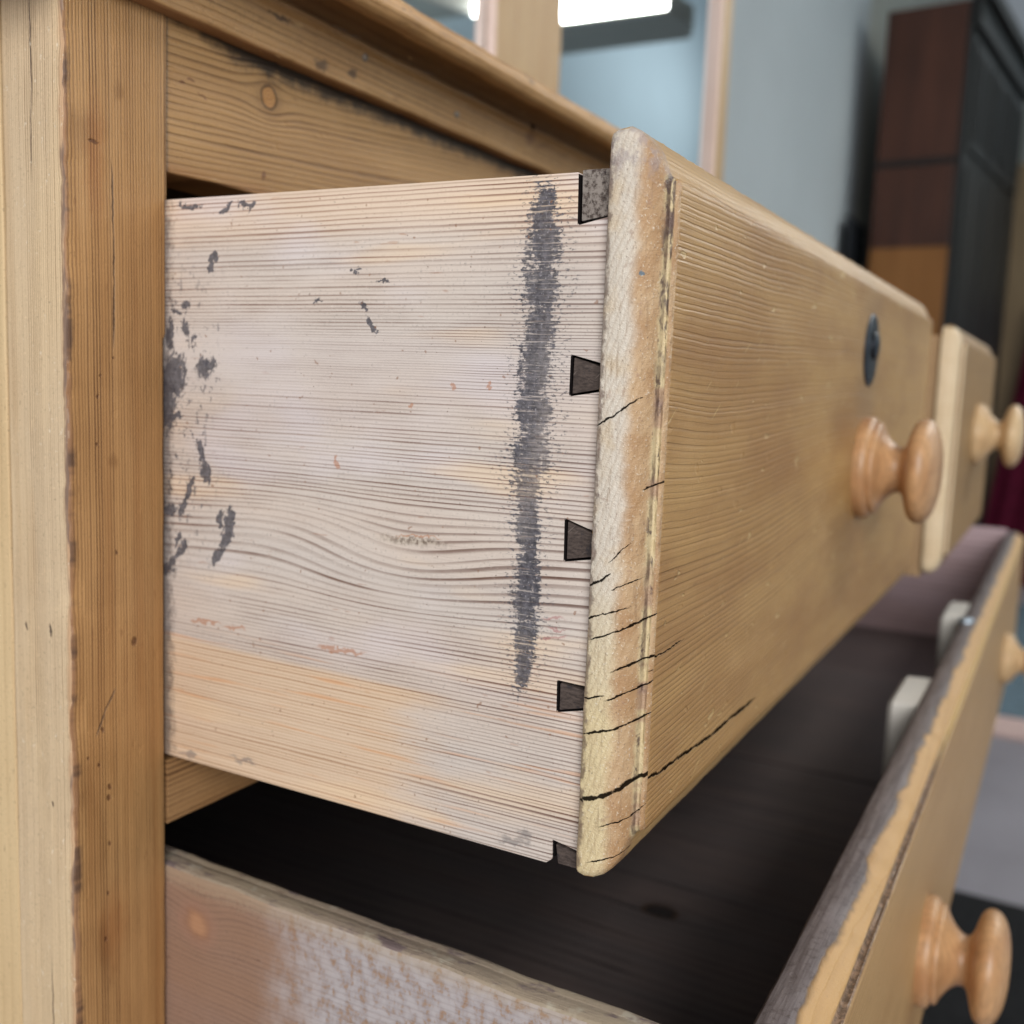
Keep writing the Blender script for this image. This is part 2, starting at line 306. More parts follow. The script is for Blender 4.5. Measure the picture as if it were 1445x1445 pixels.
M_SIDE = wood("bleached_pine", rel(B_UP), (1, 2, 0), S(199, 187, 177), S(116, 90, 77), S(203, 184, 168), F=1020, wander=0.006, fine=0.0004,
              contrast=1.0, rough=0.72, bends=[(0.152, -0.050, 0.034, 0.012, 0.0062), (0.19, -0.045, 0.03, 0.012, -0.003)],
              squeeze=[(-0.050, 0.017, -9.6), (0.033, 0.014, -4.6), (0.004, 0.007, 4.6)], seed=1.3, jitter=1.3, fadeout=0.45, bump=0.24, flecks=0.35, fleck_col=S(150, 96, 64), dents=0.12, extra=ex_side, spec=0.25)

def ex_end(g, col, h, r):
    """end grain of the drawer front: slanting lines, cracks, grit in the bead"""
    y, z, x = g.y, g.z, g.x
    gr = g.noise(g.P, 1500.0, 3.0, 0.75)
    sp = g.noise(g.vec(g.mul(y, 1900.0), g.mul(z, 1300.0), g.mul(x, 1500.0)), 1.0, 2.0, 0.6)
    lowz = g.sstep(g.mad(g.sub(g.big, .5), .04, z), -0.030, -0.085)
    flat_c = g.mix(lowz, S(206, 194, 178), S(210, 190, 148))
    flat_c = g.mix(g.mul(g.sstep(g.noise(g.P, 110.0, 3.0), 0.5, 0.7), 0.5), flat_c, S(196, 170, 132))
    tan_c = g.mix(g.sstep(g.noise(g.P, 90.0, 3.0), 0.4, 0.7), S(172, 134, 94), S(192, 160, 122))
    edge = g.sstep(g.mad(g.sub(g.mid, .5), .004, y), 0.0902, 0.0868)
    c = g.mix(edge, flat_c, tan_c)
    sl = g.m('FRACT', g.mul(g.add(g.mul(y, 0.85), g.mad(g.sub(g.big, .5), .004, g.mul(z, 0.32))), 700.0))
    c = g.mix(g.mul(g.mul(g.sstep(sl, 0.4, 0.9), g.sstep(sl, 1.0, 0.92)), 0.20), c, S(140, 104, 66))
    c = g.mix(g.mul(g.sstep(gr, 0.58, 0.70), 0.55), c, S(238, 230, 212))
    c = g.mix(g.mul(g.sstep(sp, 0.38, 0.26), 0.6), c, S(104, 80, 64))
    blot = g.noise(g.P, 260.0, 4.0, 0.7)
    vs_ = g.noise(g.vec(g.mul(y, 1100.0), 0.0, g.mul(z, 70.0)), 1.0, 3.0, .65)
    c = g.mix(g.mul(g.sstep(vs_, 0.52, 0.70), 0.40), c, S(128, 98, 70))
    c = g.mix(g.mul(g.sstep(blot, 0.60, 0.70), 0.45), c, S(146, 112, 92))
    # dirty back edge and the top
    c = g.mix(g.mul(g.sstep(g.mad(g.sub(blot, .5), .006, y), 0.0944, 0.0954), 0.65), c, S(92, 70, 62))
    c = g.mix(g.mul(g.mul(g.sstep(z, 0.040, 0.050), g.sstep(blot, 0.42, 0.6)), 0.55), c, S(150, 136, 136))
    # the bead: cream, plum and tan by turns
    bead = g.sstep(g.mad(g.sub(blot, .5), .0012, y), 0.0846, 0.0838)
    bead = g.mul(bead, g.sstep(y, 0.0822, 0.0827))
    zb = g.noise(g.vec(5.0, 0.0, g.mul(z, 75.0)), 1.0, 3.0, 0.6)
    bc = g.mix(g.sstep(zb, 0.50, 0.58), S(208, 188, 146), S(172, 142, 114))
    bc = g.mix(g.mul(g.sstep(zb, 0.60, 0.70), 0.8), bc, S(112, 88, 92))
    bc = g.mix(g.mul(g.sstep(g.noise(g.vec(9.0, g.mul(y, 900.), g.mul(z, 260.0)), 1.0, 3.0, .7), 0.56, 0.66), 0.85), bc, S(62, 50, 54))
    pl = g.mul(g.sstep(z, -0.006, 0.016), g.sstep(g.noise(g.vec(3.0, g.mul(y, 500.), g.mul(z, 130.0)), 1.0, 3.0, .7), 0.48, 0.58))
    bc = g.mix(g.mul(pl, 0.85), bc, S(66, 52, 60))
    c = g.mix(g.mul(bead, 0.9), c, bc)
    gv = g.mul(g.sstep(g.mad(g.sub(blot, .5), .0010, y), 0.0841, 0.0838), g.sstep(y, 0.0833, 0.0836))
    c = g.mix(g.mul(gv, g.sstep(g.noise(g.vec(2.0, g.mul(y, 300.0), g.mul(z, 60.0)), 1.0, 4.0, .75), 0.40, 0.66, 0.15, 0.9)), c, S(84, 62, 52))
    ck = g.blobs(y, z, ENDCRACK, 0.0012, 600)
    ck = g.mad(g.sub(g.noise(g.P, 700.0, 3.0, .7), .5), 1.6, ck)
    cm = g.sstep(ck, 0.30, 0.80)
    c = g.mix(g.mul(cm, 0.97), c, S(10, 7, 6))
    bl = g.blobs(y, z, [(0.0872, 0.0245, 0.0007, 0.0005, 0.5)], 0.002, 900)
    c = g.mix(g.mul(g.sstep(bl, 0.5, 1.0), 0.8), c, S(60, 100, 120))
    g.matt = cm
    h = g.add(g.mul(gr, 1.1), g.add(g.mul(cm, -4.0), g.mul(blot, 1.2)))
    return c, h, g.mad(gr, -0.35, 0.60)
M_END = wood("worn_end_grain", rel(B_UP), (1, 2, 0), S(212, 200, 180), S(150, 110, 70), S(200, 175, 140), F=600, flecks=0, dents=0, bump=0.6, extra=ex_end, spec=0.5)

def ex_face(g, col, h, r):
    x, y, z = g.x, g.y, g.z
    ck = g.blobs(x, z, FACECRACK, 0.0016, 450)
    cm = g.sstep(ck, 0.25, 0.95)
    # pale chips and knocks on the varnish
    ch = g.noise(g.vec(g.mul(x, 75.0), g.mul(z, 190.0), 3.0), 1.0, 2.0, 0.5)
    cmk = g.sstep(ch, 0.685, 0.72)
    col = g.mix(g.mul(cmk, 0.5), col, S(206, 180, 128))
    sc = g.noise(g.vec(g.mul(g.add(x, g.mul(z, 0.7)), 60.0), g.mul(g.sub(z, g.mul(x, 0.6)), 900.0), 1.0), 1.0, 1.0, 0.5)
    scm = g.mul(g.sstep(sc, 0.70, 0.74), g.sstep(g.big, 0.42, 0.58))
    col = g.mix(g.mul(scm, 0.5), col, S(212, 184, 130))
    bt = g.noise(g.vec(g.mul(x, 16.0), g.mul(z, 30.0), 5.0), 1.0, 4.0, .6)
    col = g.mix(g.mul(g.sstep(bt, 0.45, 0.7), 0.40), col, S(140, 98, 58))
    col = g.mix(g.mul(g.sstep(bt, 0.45, 0.25), 0.35), col, S(194, 156, 108))
    # rubbed arris
    e = g.mul(g.sstep(g.mad(g.sub(g.mid, .5), .004, y), 0.0825, 0.086), 0.45)
    col = g.mix(e, col, S(198, 164, 118))
    # grey grime round the lock and the pull
    gm = g.blobs(x, z, [(0.478, 0.004, 0.034, 0.06, 0.0)], 0.02, 30)
    col = g.mix(g.mul(g.sstep(gm, 0.4, 1.5), 0.30), col, S(122, 104, 84))
    col = g.mix(g.mul(cm, 0.97), col, S(10, 7, 6))
    g.matt = cm
    h = g.add(h, g.add(g.mul(cm, -4.0), g.add(g.mul(cmk, -1.0), g.mul(scm, -0.8))))
    return col, h, r
FACE_A, FACE_L, FACE_T = S(176, 137, 85), S(108, 74, 42), S(153, 112, 65)
M_FACE = wood("waxed_pine", rel(B_UP), (0, 2, 1), FACE_A, FACE_L, FACE_T, F=680, wander=0.024, fine=0.0007, contrast=0.42, rough=0.40, off_tint=0.8, jitter=1.4, fadeout=0.15,
              bends=[(0.50, -0.06, 0.14, 0.03, -0.012), (0.30, -0.03, 0.10, 0.04, 0.010)], squeeze=[(-0.045, 0.02, -6.0)], seed=4.1, us=4.0, vs=9.0, bump=0.5, flecks=0.35,
              fleck_col=S(104, 66, 34), dents=0.35, extra=ex_face, spec=0.4)
M_FACE2 = wood("waxed_pine_paler", rel(B_UP2), (0, 2, 1), S(158, 124, 80), S(112, 78, 46), S(146, 112, 70), F=420, wander=0.02, contrast=0.5, rough=0.5, seed=9.0, bump=0.4, dents=0.2)
def ex_end2(g, col, h, r):
    n = g.noise(g.P, 260.0, 3.0, .7)
    gv = g.mul(g.sstep(g.y, 0.0672, 0.0664), g.sstep(g.y, 0.0648, 0.0656))
    col = g.mix(g.mul(gv, 0.75), col, S(136, 104, 76))
    return col, g.mad(n, 1.0, h), r
M_END2 = wood("pale_end_grain", rel(B_UP2), (1, 2, 0), S(220, 198, 164), S(190, 160, 122), S(208, 182, 144), F=400, contrast=0.4, flecks=0.2, dents=0.1, bump=0.5, extra=ex_end2)

def ex_post(g, col, h, r):
    x, y, z = g.x, g.y, g.z
    ck = g.sstep(g.blobs(x, z, POSTCRACK, 0.0008, 300), 0.3, 1.0)
    sc = g.mul(g.sstep(g.mad(g.sub(g.mid, .5), 2.2, g.blobs(x, z, POSTSCUFF, 0.004, 160)), 0.5, 1.5), 0.45)
    col = g.mix(sc, col, S(120, 80, 42))
    red = g.blobs(x, z, [(0.199, -0.166, 0.006, 0.016, 0.0), (0.196, 0.055, 0.004, 0.02, 0)], 0.006, 120)
    col = g.mix(g.mul(g.sstep(red, 0.4, 1.5), 0.35), col, S(150, 84, 36))
    strk = g.noise(g.vec(g.mul(x, 170.0), 3.0, g.mul(z, 5.0)), 1.0, 3.0, .6)
    col = g.mix(g.mul(g.sstep(strk, 0.5, 0.7), 0.40), col, S(140, 92, 48))
    col = g.mix(g.mul(g.sstep(strk, 0.44, 0.3), 0.30), col, S(206, 164, 116))
    dt = g.sstep(g.blobs(x, z, POSTDOT, 0.001, 500), 0.5, 1.1)
    col = g.mix(g.mul(dt, 0.75), col, S(84, 46, 24))
    col = g.mix(g.mul(ck, 0.85), col, S(52, 34, 24))
    # worn corner where the stain has gone
    e = g.mad(g.sub(g.noise(g.vec(g.mul(x, 300.), g.mul(y, 300.), g.mul(z, 90.0)), 1.0, 4.0, .7), .5), .0024, x)
    col = g.mix(g.mul(g.sstep(e, 0.1880, 0.1868), 0.7), col, S(138, 100, 74))
    gk = g.mul(g.sstep(e, 0.1890, 0.1872), g.sstep(g.noise(g.vec(0.0, 5.0, g.mul(z, 45.0)), 1.0, 4.0, .7), 0.48, 0.60))
    col = g.mix(g.mul(gk, 0.75), col, S(74, 56, 48))
    rt = g.mul(g.sstep(g.mad(g.sub(g.mid, .5), .002, x), 0.2190, 0.2212), 0.35)
    col = g.mix(rt, col, S(110, 74, 42))
    h = g.add(h, g.add(g.mul(ck, -3.0), g.mul(dt, -1.5)))
    return col, h, r
M_POST = wood("amber_pine", rel(B_CHEST), (2, 0, 1), S(186, 142, 92), S(98, 62, 32), S(162, 118, 70), F=980, wander=0.003, fine=0.0004, contrast=0.95, rough=0.52,
              us=2.5, vs=20.0, seed=2.2, bump=0.55, flecks=0.3, fleck_col=S(110, 66, 36), dents=0.22, extra=ex_post, jitter=0.8)

def ex_postside(g, col, h, r):
    x, y, z = g.x, g.y, g.z
    e = g.mad(g.sub(g.noise(g.vec(g.mul(x, 300.), g.mul(y, 300.), g.mul(z, 80.0)), 1.0, 4.0, .7), .5), .0030, y)
    col = g.mix(g.mul(g.sstep(e, 0.2386, 0.2370), 0.65), col, S(190, 146, 110))
    pu = g.mul(g.sstep(e, 0.2384, 0.2368), g.sstep(g.noise(g.vec(0.0, g.mul(y, 120.0), g.mul(z, 28.0)), 1.0, 3.0, .65), 0.47, 0.56))
    col = g.mix(g.mul(pu, 0.8), col, S(104, 84, 76))
    ck = g.sstep(g.blobs(y, z, [(0.2487, 0.082, 0.014, 0.0003, 1.55), (0.2490, 0.06, 0.012, 0.0002, 1.6), (0.2462, -0.189, 0.016, 0.00025, 1.56)], 0.001, 200), 0.3, 1.0)
    kn = g.sstep(g.blobs(y, z, [(0.2446, -0.0745, 0.0024, 0.0007, 1.4), (0.2550, -0.0745, 0.0014, 0.0006, 1.2), (0.245, -0.125, 0.0012, 0.0004, 1.2)], 0.0015, 600), 0.5, 1.2)
    col = g.mix(g.mul(g.mx(ck, kn), 0.85), col, S(60, 44, 36))
    sc = g.noise(g.vec(g.mul(y, 500.), g.mul(z, 300.), 0.0), 1.0, 3.0, .7)
    scm = g.mul(g.sstep(sc, 0.62, 0.68), g.sstep(g.noise(g.P, 40.0, 2.0), 0.48, 0.62))
    col = g.mix(g.mul(scm, 0.6), col, S(232, 216, 190))
    col = g.mix(g.mul(g.sstep(g.noise(g.vec(0.0, g.mul(y, 60.), g.mul(z, 6.)), 1.0, 3.0, .6), .5, .7), .35), col, S(176, 138, 94))
    return col, g.mad(scm, -1.0, g.mad(g.mx(ck, kn), -3.0, h)), r
M_POSTSIDE = wood("pale_pine_edge", rel(B_CHEST), (2, 1, 0), S(212, 185, 148), S(136, 104, 72), S(200, 176, 146), F=1250, wander=0.0025, fine=0.0003, contrast=0.85, rough=0.6,
                  us=2.5, vs=20.0, seed=5.5, bump=0.4, flecks=0.15, dents=0.3, extra=ex_postside)
M_PANEL = wood("pale_pine_panel", rel(B_CHEST), (2, 1, 0), S(208, 180, 138), S(168, 136, 94), S(198, 168, 126), F=260, wander=0.02, contrast=0.5, rough=0.6, seed=6.5, bump=0.25, dents=0.2)

def ex_frieze(g, col, h, r):
    x, y, z = g.x, g.y, g.z
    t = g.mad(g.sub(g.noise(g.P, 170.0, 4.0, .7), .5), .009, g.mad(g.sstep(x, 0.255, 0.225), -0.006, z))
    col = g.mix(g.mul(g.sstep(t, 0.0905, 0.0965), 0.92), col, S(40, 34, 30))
    b = g.sstep(g.mad(g.sub(g.mid, .5), .01, z), 0.060, 0.0555)
    col = g.mix(g.mul(b, 0.5), col, S(150, 104, 66))
    l = g.sstep(g.mad(g.sub(g.mid, .5), .0012, x), 0.2226, 0.2216)
    col = g.mix(g.mul(l, 0.6), col, S(92, 82, 74))
    sp = g.sstep(g.blobs(x, z, [(0.2275, 0.082, .0012, .0006, 0.), (0.2310, 0.0835, .0016, .0005, 0.), (0.262, 0.062, .0012, .0014, 0.), (0.2355, 0.080, .002, .0004, -.3)], 0.002, 600), .4, 1.0)
    col = g.mix(g.mul(sp, 0.7), col, S(98, 54, 34))
    return col, h, r
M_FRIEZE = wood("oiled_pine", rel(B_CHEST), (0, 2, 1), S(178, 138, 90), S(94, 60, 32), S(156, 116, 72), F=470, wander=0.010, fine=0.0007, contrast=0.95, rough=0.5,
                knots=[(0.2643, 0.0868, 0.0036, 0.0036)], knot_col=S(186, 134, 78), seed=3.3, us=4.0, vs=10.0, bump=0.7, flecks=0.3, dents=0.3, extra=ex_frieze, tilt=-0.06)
M_RAIL = wood("oiled_pine_rail", rel(B_CHEST), (0, 2, 1), S(168, 128, 86), S(84, 52, 28), S(150, 108, 66), F=560, wander=0.004, contrast=1.0, rough=0.55, seed=8.3, bump=0.5, dents=0.2)

def ex_mould(g, col, h, r):
    x, y, z = g.x, g.y, g.z
    n = g.noise(g.vec(g.mul(x, 60.0), g.mul(y, 160.0), g.mul(z, 160.0)), 1.0, 4.0, .7)
    # shade of the hollow painted in as a darker brown, polish gone from the nose
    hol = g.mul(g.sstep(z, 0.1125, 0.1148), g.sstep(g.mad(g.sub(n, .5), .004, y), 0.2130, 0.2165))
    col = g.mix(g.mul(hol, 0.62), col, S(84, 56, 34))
    nose = g.sstep(g.mad(g.sub(n, .5), .010, y), 0.2115, 0.2075)
    col = g.mix(g.mul(g.mul(nose, g.sstep(n, 0.4, 0.6)), 0.5), col, S(206, 160, 108))
    col = g.mix(g.mul(g.mul(nose, g.sstep(n, 0.60, 0.68)), 0.6), col, S(62, 52, 46))
    st = g.sstep(g.blobs(x, z, [(0.283, 0.1015, .005, .0022, .1), (0.300, 0.103, .003, .0014, 0.), (0.262, 0.110, .006, .001, 0.)], 0.006, 300), .5, 1.2)
    col = g.mix(g.mul(st, 0.7), col, S(66, 50, 44))
    ho = g.sstep(g.blobs(x, z, [(0.4315, 0.1095, .006, .004, 0.)], 0.004, 200), .3, 1.6)
    col = g.mix(g.mul(ho, 0.6), col, S(108, 66, 50))
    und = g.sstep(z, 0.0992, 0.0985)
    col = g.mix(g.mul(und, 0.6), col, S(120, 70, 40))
    sc2 = g.noise(g.vec(g.mul(x, 120.0), g.mul(y, 420.0), g.mul(z, 420.0)), 1.0, 2.0, .6)
    col = g.mix(g.mul(g.sstep(sc2, 0.66, 0.72), 0.55), col, S(226, 188, 136))
    col = g.mix(g.mul(g.sstep(n, 0.42, 0.3), 0.35), col, S(122, 82, 48))
    return col, g.mad(n, 0.9, h), r
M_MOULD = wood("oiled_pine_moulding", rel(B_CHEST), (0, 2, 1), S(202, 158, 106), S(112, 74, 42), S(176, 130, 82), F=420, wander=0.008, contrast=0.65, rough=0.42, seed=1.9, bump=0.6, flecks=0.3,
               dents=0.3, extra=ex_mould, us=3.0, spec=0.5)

def ex_lowside(g, col, h, r):
    x, y, z = g.x, g.y, g.z
    n = g.noise(g.vec(0.0, g.mul(y, 760.0), g.mul(z, 560.0)), 1.0, 4.0, 0.75)
    a = g.mad(g.sub(g.noise(g.P, 70.0, 2.0), .5), .02, y)
    lime = g.sstep(g.mad(g.sub(n, .5), .016, a), 0.203, 0.170)
    n3 = g.noise(g.vec(0.0, g.mul(y, 240.0), g.mul(z, 190.0)), 1.0, 2.0, 0.6)
    lim = g.mul(lime, g.sstep(g.mad(g.sub(n3, .5), 0.8, n), 0.30, 0.50))
    col = g.mix(g.mul(lime, 0.6), col, S(156, 128, 104))
    col = g.mix(g.mul(lim, 0.78), col, g.mix(g.sstep(n3, 0.35, 0.65), S(154, 149, 152), S(176, 171, 173)))
    col = g.mix(g.mul(g.ln, 0.18), col, S(120, 96, 84))
    grey = g.sstep(g.mad(g.sub(n, .5), .012, z), -0.163, -0.157)
    col = g.mix(g.mul(grey, 0.45), col, S(168, 148, 122))
    kn = g.blobs(y, z, [(0.2235, -0.1710, 0.0072, 0.0068, 0.0)], 0.004, 220)
    col = g.mix(g.mul(g.sstep(kn, 0.2, 0.7), 0.5), col, S(150, 112, 92))
    col = g.mix(g.mul(g.sstep(kn, 0.6, 1.2), 0.6), col, g.mix(g.sstep(g.mad(g.sub(n3, .5), .5, kn), 0.8, 1.4), S(134, 94, 68), S(180, 132, 94)))
    return col, h, r
M_LOWSIDE = wood("reddish_limed_pine", rel(B_LOW), (1, 2, 0), S(142, 112, 94), S(108, 80, 66), S(144, 110, 86), F=560, wander=0.008, contrast=0.5, rough=0.7, seed=2.7, bump=0.3, dents=0.15,
                 bends=[(0.2235, -0.1705, 0.012, 0.010, 0.004)], extra=ex_lowside)
def ex_grime(g, col, h, r):
    n = g.noise(g.vec(g.mul(g.y, 75.0), g.mul(g.x, 170.0), g.z), 1.0, 4.0, 0.65)
    col = g.mix(g.mul(g.sstep(n, 0.52, 0.66), 0.8), col, S(98, 82, 86))
    col = g.mix(g.mul(g.sstep(g.noise(g.P, 120.0, 3.0, .6), 0.55, 0.68), 0.7), col, S(176, 166, 148))
    return col, g.mad(n, 1.5, h), r
M_LOWTOP = wood("grimy_board_edge", rel(B_LOW), (1, 0, 2), S(158, 142, 120), S(108, 88, 80), S(140, 122, 112), F=260, contrast=0.25, rough=0.75, seed=3.9, bump=0.7, extra=ex_grime)

def ex_lowfront(g, col, h, r):
    x, y, z = g.x, g.y, g.z
    n = g.noise(g.vec(g.mul(x, 46.0), g.mul(y, 60.0), 0.0), 1.0, 3.0, 0.6)
    n2 = g.noise(g.P, 420.0, 3.0, 0.7)
    yy = g.mad(g.sub(n, .5), .0075, y)
    raw = g.mul(g.sstep(yy, 0.0432, 0.0440), g.sstep(z, -0.1545, -0.150))
    rawc = g.mix(g.sstep(g.noise(g.vec(g.mul(x, 30.), g.mul(y, 700.), 0.0), 1.0, 3.0, .6), .35, .65), S(92, 85, 87), S(122, 114, 115))
    rim = g.mul(g.sstep(yy, 0.0418, 0.0431), g.sstep(yy, 0.0442, 0.0434))
    col = g.mix(g.mul(rim, 0.75), col, S(60, 44, 36))
    col = g.mix(g.mul(raw, 0.95), col, g.mix(g.mul(g.sstep(n2, .5, .7), .5), rawc, S(58, 50, 52)))
    bead = g.mul(g.sstep(y, 0.0379, 0.0375), g.sstep(y, 0.0352, 0.0356))
    bead = g.mul(bead, g.sstep(z, -0.160, -0.156))
    bn = g.noise(g.vec(g.mul(x, 420.0), g.mul(y, 500.0), 4.0), 1.0, 4.0, .75)
    near = g.sstep(x, 0.52, 0.42)
    bc = g.mix(g.mul(near, 0.93), S(206, 176, 122), g.mix(g.sstep(bn, 0.42, 0.62), S(72, 54, 50), S(146, 118, 100)))
    col = g.mix(g.mul(bead, 0.9), col, bc)
    ov = g.mul(g.sstep(y, 0.0374, 0.038), g.sstep(yy, 0.044, 0.0425))
    col = g.mix(g.mul(ov, 0.55), col, S(206, 160, 98))
    inn = g.sstep(y, 0.0517, 0.0522)
    col = g.mix(g.mul(inn, 0.95), col, S(70, 58, 52))
    return col, g.mad(n2, 0.7, h), r
M_LOWFRONT = wood("honey_pine", rel(B_LOW), (0, 2, 1), S(180, 144, 98), S(128, 90, 54), S(166, 128, 84), F=420, wander=0.02, contrast=0.55, rough=0.42, seed=7.7, bump=0.4, dents=0.3, extra=ex_lowfront, us=3.0)
M_DARK = wood("dark_stained_board", rel(B_LOW), (1, 0, 2), S(86, 78, 77), S(50, 44, 44), S(100, 86, 82), F=120, wander=0.05, contrast=0.9, rough=0.42, seed=0.7, bump=0.2,
              knots=[(0.166, 0.489, 0.009, 0.007)], knot_col=S(40, 36, 36), flecks=0, dents=0.1, spec=0.4)
M_DARKSIDE = wood("mahogany_stained_board", rel(B_LOW), (1, 2, 0), S(196, 168, 168), S(120, 92, 92), S(206, 182, 188), F=160, wander=0.03, contrast=0.6, rough=0.35, seed=0.9, bump=0.2, flecks=0, dents=0.1, spec=0.5)
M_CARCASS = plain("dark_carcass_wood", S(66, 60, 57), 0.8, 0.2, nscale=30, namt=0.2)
M_INSIDE = wood("plain_drawer_pine", rel(B_UP), (0, 1, 2), S(170, 140, 104), S(120, 86, 56), S(160, 128, 92), F=300, seed=11.0, contrast=0.6, rough=0.7)
def ex_pin(g, col, h, r):
    n = g.noise(g.P, 800.0, 4.0, 0.75)
    n1 = g.noise(g.vec(g.mul(g.y, 500.), g.mul(g.z, 1500.), 0.0), 1.0, 3.0, 0.7)
    rg = g.m('FRACT', g.mad(g.sub(g.noise(g.P, 260.0, 2.0), .5), 1.1, g.add(g.mul(g.z, 760.0), g.mul(g.mul(g.y, g.y), 26000.0))))
    lite = g.sstep(g.z, 0.020, 0.034)
    c = g.mix(g.sstep(n1, 0.3, 0.7), S(62, 53, 49), S(98, 85, 78))
    c = g.mix(g.mul(g.mul(g.sstep(rg, 0.4, 0.9), g.sstep(rg, 1.0, 0.93)), 0.7), c, S(36, 29, 27))
    c = g.mix(g.mul(lite, g.sstep(n, 0.38, 0.58)), c, S(138, 128, 120))
    c = g.mix(g.mul(g.sstep(g.noise(g.P, 240.0, 3.0, .7), 0.58, 0.68), 0.7), c, S(46, 44, 48))
    sc = g.noise(g.vec(g.mul(g.add(g.y, g.z), 1400.), g.mul(g.sub(g.y, g.z), 120.), 0.0), 1.0, 1.0)
    c = g.mix(g.mul(g.sstep(sc, 0.68, 0.74), 0.5), c, S(132, 120, 112))
    return c, g.mul(n, 0.6), 0.75
M_PIN = wood("dirty_end_grain", rel(B_UP), (1, 2, 0), S(90, 78, 74), S(50, 40, 36), S(80, 70, 66), F=500, flecks=0, dents=0, bump=0.3, extra=ex_pin, spec=0.2)
def knob_mat(name, a, b):
    g = NG(name)
    P, x, y, z = g.coords((0, 0, 0))
    f = g.noise(g.vec(g.mul(x, 400.), g.mul(y, 1200.0), g.mul(z, 160.0)), 1.0, 3.0, .65)
    big = g.noise(P, 60.0, 2.0)
    ring = g.m('FRACT', g.mad(g.noise(P, 30.0, 1.0), 2.0, g.mul(x, 320.0)))
    c = g.mix(g.sstep(big, 0.35, 0.7), a, b)
    c = g.mix(g.mul(g.mul(g.sstep(ring, 0.4, 0.9), g.sstep(ring, 1., .92)), 0.35), c, tuple(v * 0.6 for v in a[:3]) + (1,))
    c = g.mix(g.mul(g.sstep(f, 0.55, 0.3), 0.45), c, tuple(v * 0.5 for v in a[:3]) + (1,))
    gr = g.noise(P, 220.0, 4.0, 0.7)
    c = g.mix(g.mul(g.sstep(gr, 0.54, 0.68), 0.35), c, tuple(v * 0.5 for v in a[:3]) + (1,))
    return g.finish(c, g.mad(gr, 0.25, 0.25), g.add(f, gr), 0.2, 0.0005, 0.5)
M_KNOB = knob_mat("turned_pine", S(194, 150, 106), S(168, 122, 82))
M_KNOB2 = knob_mat("turned_pine_pale", S(216, 184, 140), S(204, 168, 124))
M_IRON = plain("blackened_iron", S(58, 60, 66), 0.38, 0.5, 0.85, nscale=200, namt=0.35, bump=0.3)
M_STEEL = plain("dull_steel", S(168, 180, 190), 0.4, 0.5, 0.8, nscale=300, namt=0.2)
M_NAIL = plain("old_nail", S(150, 140, 128), 0.5, 0.5, 0.3, nscale=600, namt=0.4)
M_HOLE = plain("hole_dark", S(24, 20, 20), 0.9, 0.1)
M_BLOCK = wood("white_painted_block", rel(B_LOW), (2, 0, 1), S(214, 208, 198), S(180, 172, 160), S(206, 200, 192), F=200, contrast=0.3, rough=0.6, seed=4.4, flecks=0.1, dents=0.2)
M_STILE = wood("hutch_pine", (0, 0, 0), (2, 0, 1), S(190, 156, 110), S(146, 106, 66), S(176, 138, 92), F=140, wander=0.02, contrast=0.6, rough=0.45, seed=5.1, bump=0.2, dents=0.1, us=1.0)
M_STILE_EDGE = wood("hutch_pine_edge", (0, 0, 0), (2, 1, 0), S(222, 196, 184), S(190, 160, 146), S(214, 186, 172), F=160, contrast=0.4, rough=0.5, seed=5.9, bump=0.2, dents=0.1)
g = NG("mirror_glass")
M_MIRROR = g.finish((0.90, 0.95, 0.97, 1), 0.015, None)
g.bsdf.inputs['Metallic'].default_value = 1.0
M_WALL = plain("grey_blue_wall_paint", S(172, 177, 179), 0.8, 0.2, nscale=3.0, namt=0.03)
M_WALL2 = plain("warm_grey_wall_paint", S(170, 168, 158), 0.8, 0.2, nscale=3.0, namt=0.04)
M_WALLB = plain("pale_blue_wall_paint", S(206, 226, 236), 0.8, 0.2, nscale=1.2, namt=0.03)
M_FLOOR = plain("lilac_grey_concrete", S(136, 132, 138), 0.4, 0.45, nscale=4.0, namt=0.10)
def wardrobe_wood(name, a, b, rough=0.45):
    g = NG(name)
    P, x, y, z = g.coords((0, 0, 0))
    n = g.noise(g.vec(g.mul(x, 14.), g.mul(y, 14.), g.mul(z, 1.5)), 1.0, 4.0, .6)
    n2 = g.noise(g.vec(g.mul(x, 5.), g.mul(y, 5.), g.mul(z, 2.0)), 1.0, 2.0, .5)
    return g.finish(g.mix(g.mad(g.sstep(n2, .3, .7), .5, g.mul(g.sstep(n, .3, .7), .5)), a, b), rough, n, 0.15, 0.004, 0.35)
M_MAHOG = wardrobe_wood("dark_mahogany", S(62, 36, 26), S(90, 54, 40))
M_OAK = wardrobe_wood("orange_oak", S(136, 88, 42), S(158, 106, 56))
M_EBON = wardrobe_wood("ebonised_wood", S(20, 19, 18), S(34, 33, 31), 0.55)
M_BROWNP = wardrobe_wood("mid_brown_board", S(104, 86, 62), S(124, 104, 76), 0.6)
M_MAROON = plain("maroon_cloth", S(78, 18, 38), 0.9, 0.1, nscale=30, namt=0.2)
M_GAPSHADE = plain("gap_shade_black", S(30, 32, 36), 0.7, 0.2, nscale=4.0, namt=0.1)  # dark tone for the shadow panel behind the cabinet
M_BLUERUG = plain("slate_blue_pile", S(96, 112, 122), 0.95, 0.1, nscale=60, namt=0.25, bump=0.3)
M_PINK = plain("pinkish_border_pile", S(190, 164, 158), 0.95, 0.1, nscale=60, namt=0.1, bump=0.3)
M_BLKRUG = plain("black_pile", S(34, 34, 35), 0.95, 0.1, nscale=60, namt=0.2, bump=0.3)
M_TRAY = plain("grey_fitting_enamel", S(150, 150, 144), 0.5, 0.4, nscale=6, namt=0.04)
g = NG("lit_tube")
g.bsdf.inputs['Base Color'].default_value = (0.9, 0.9, 0.9, 1)
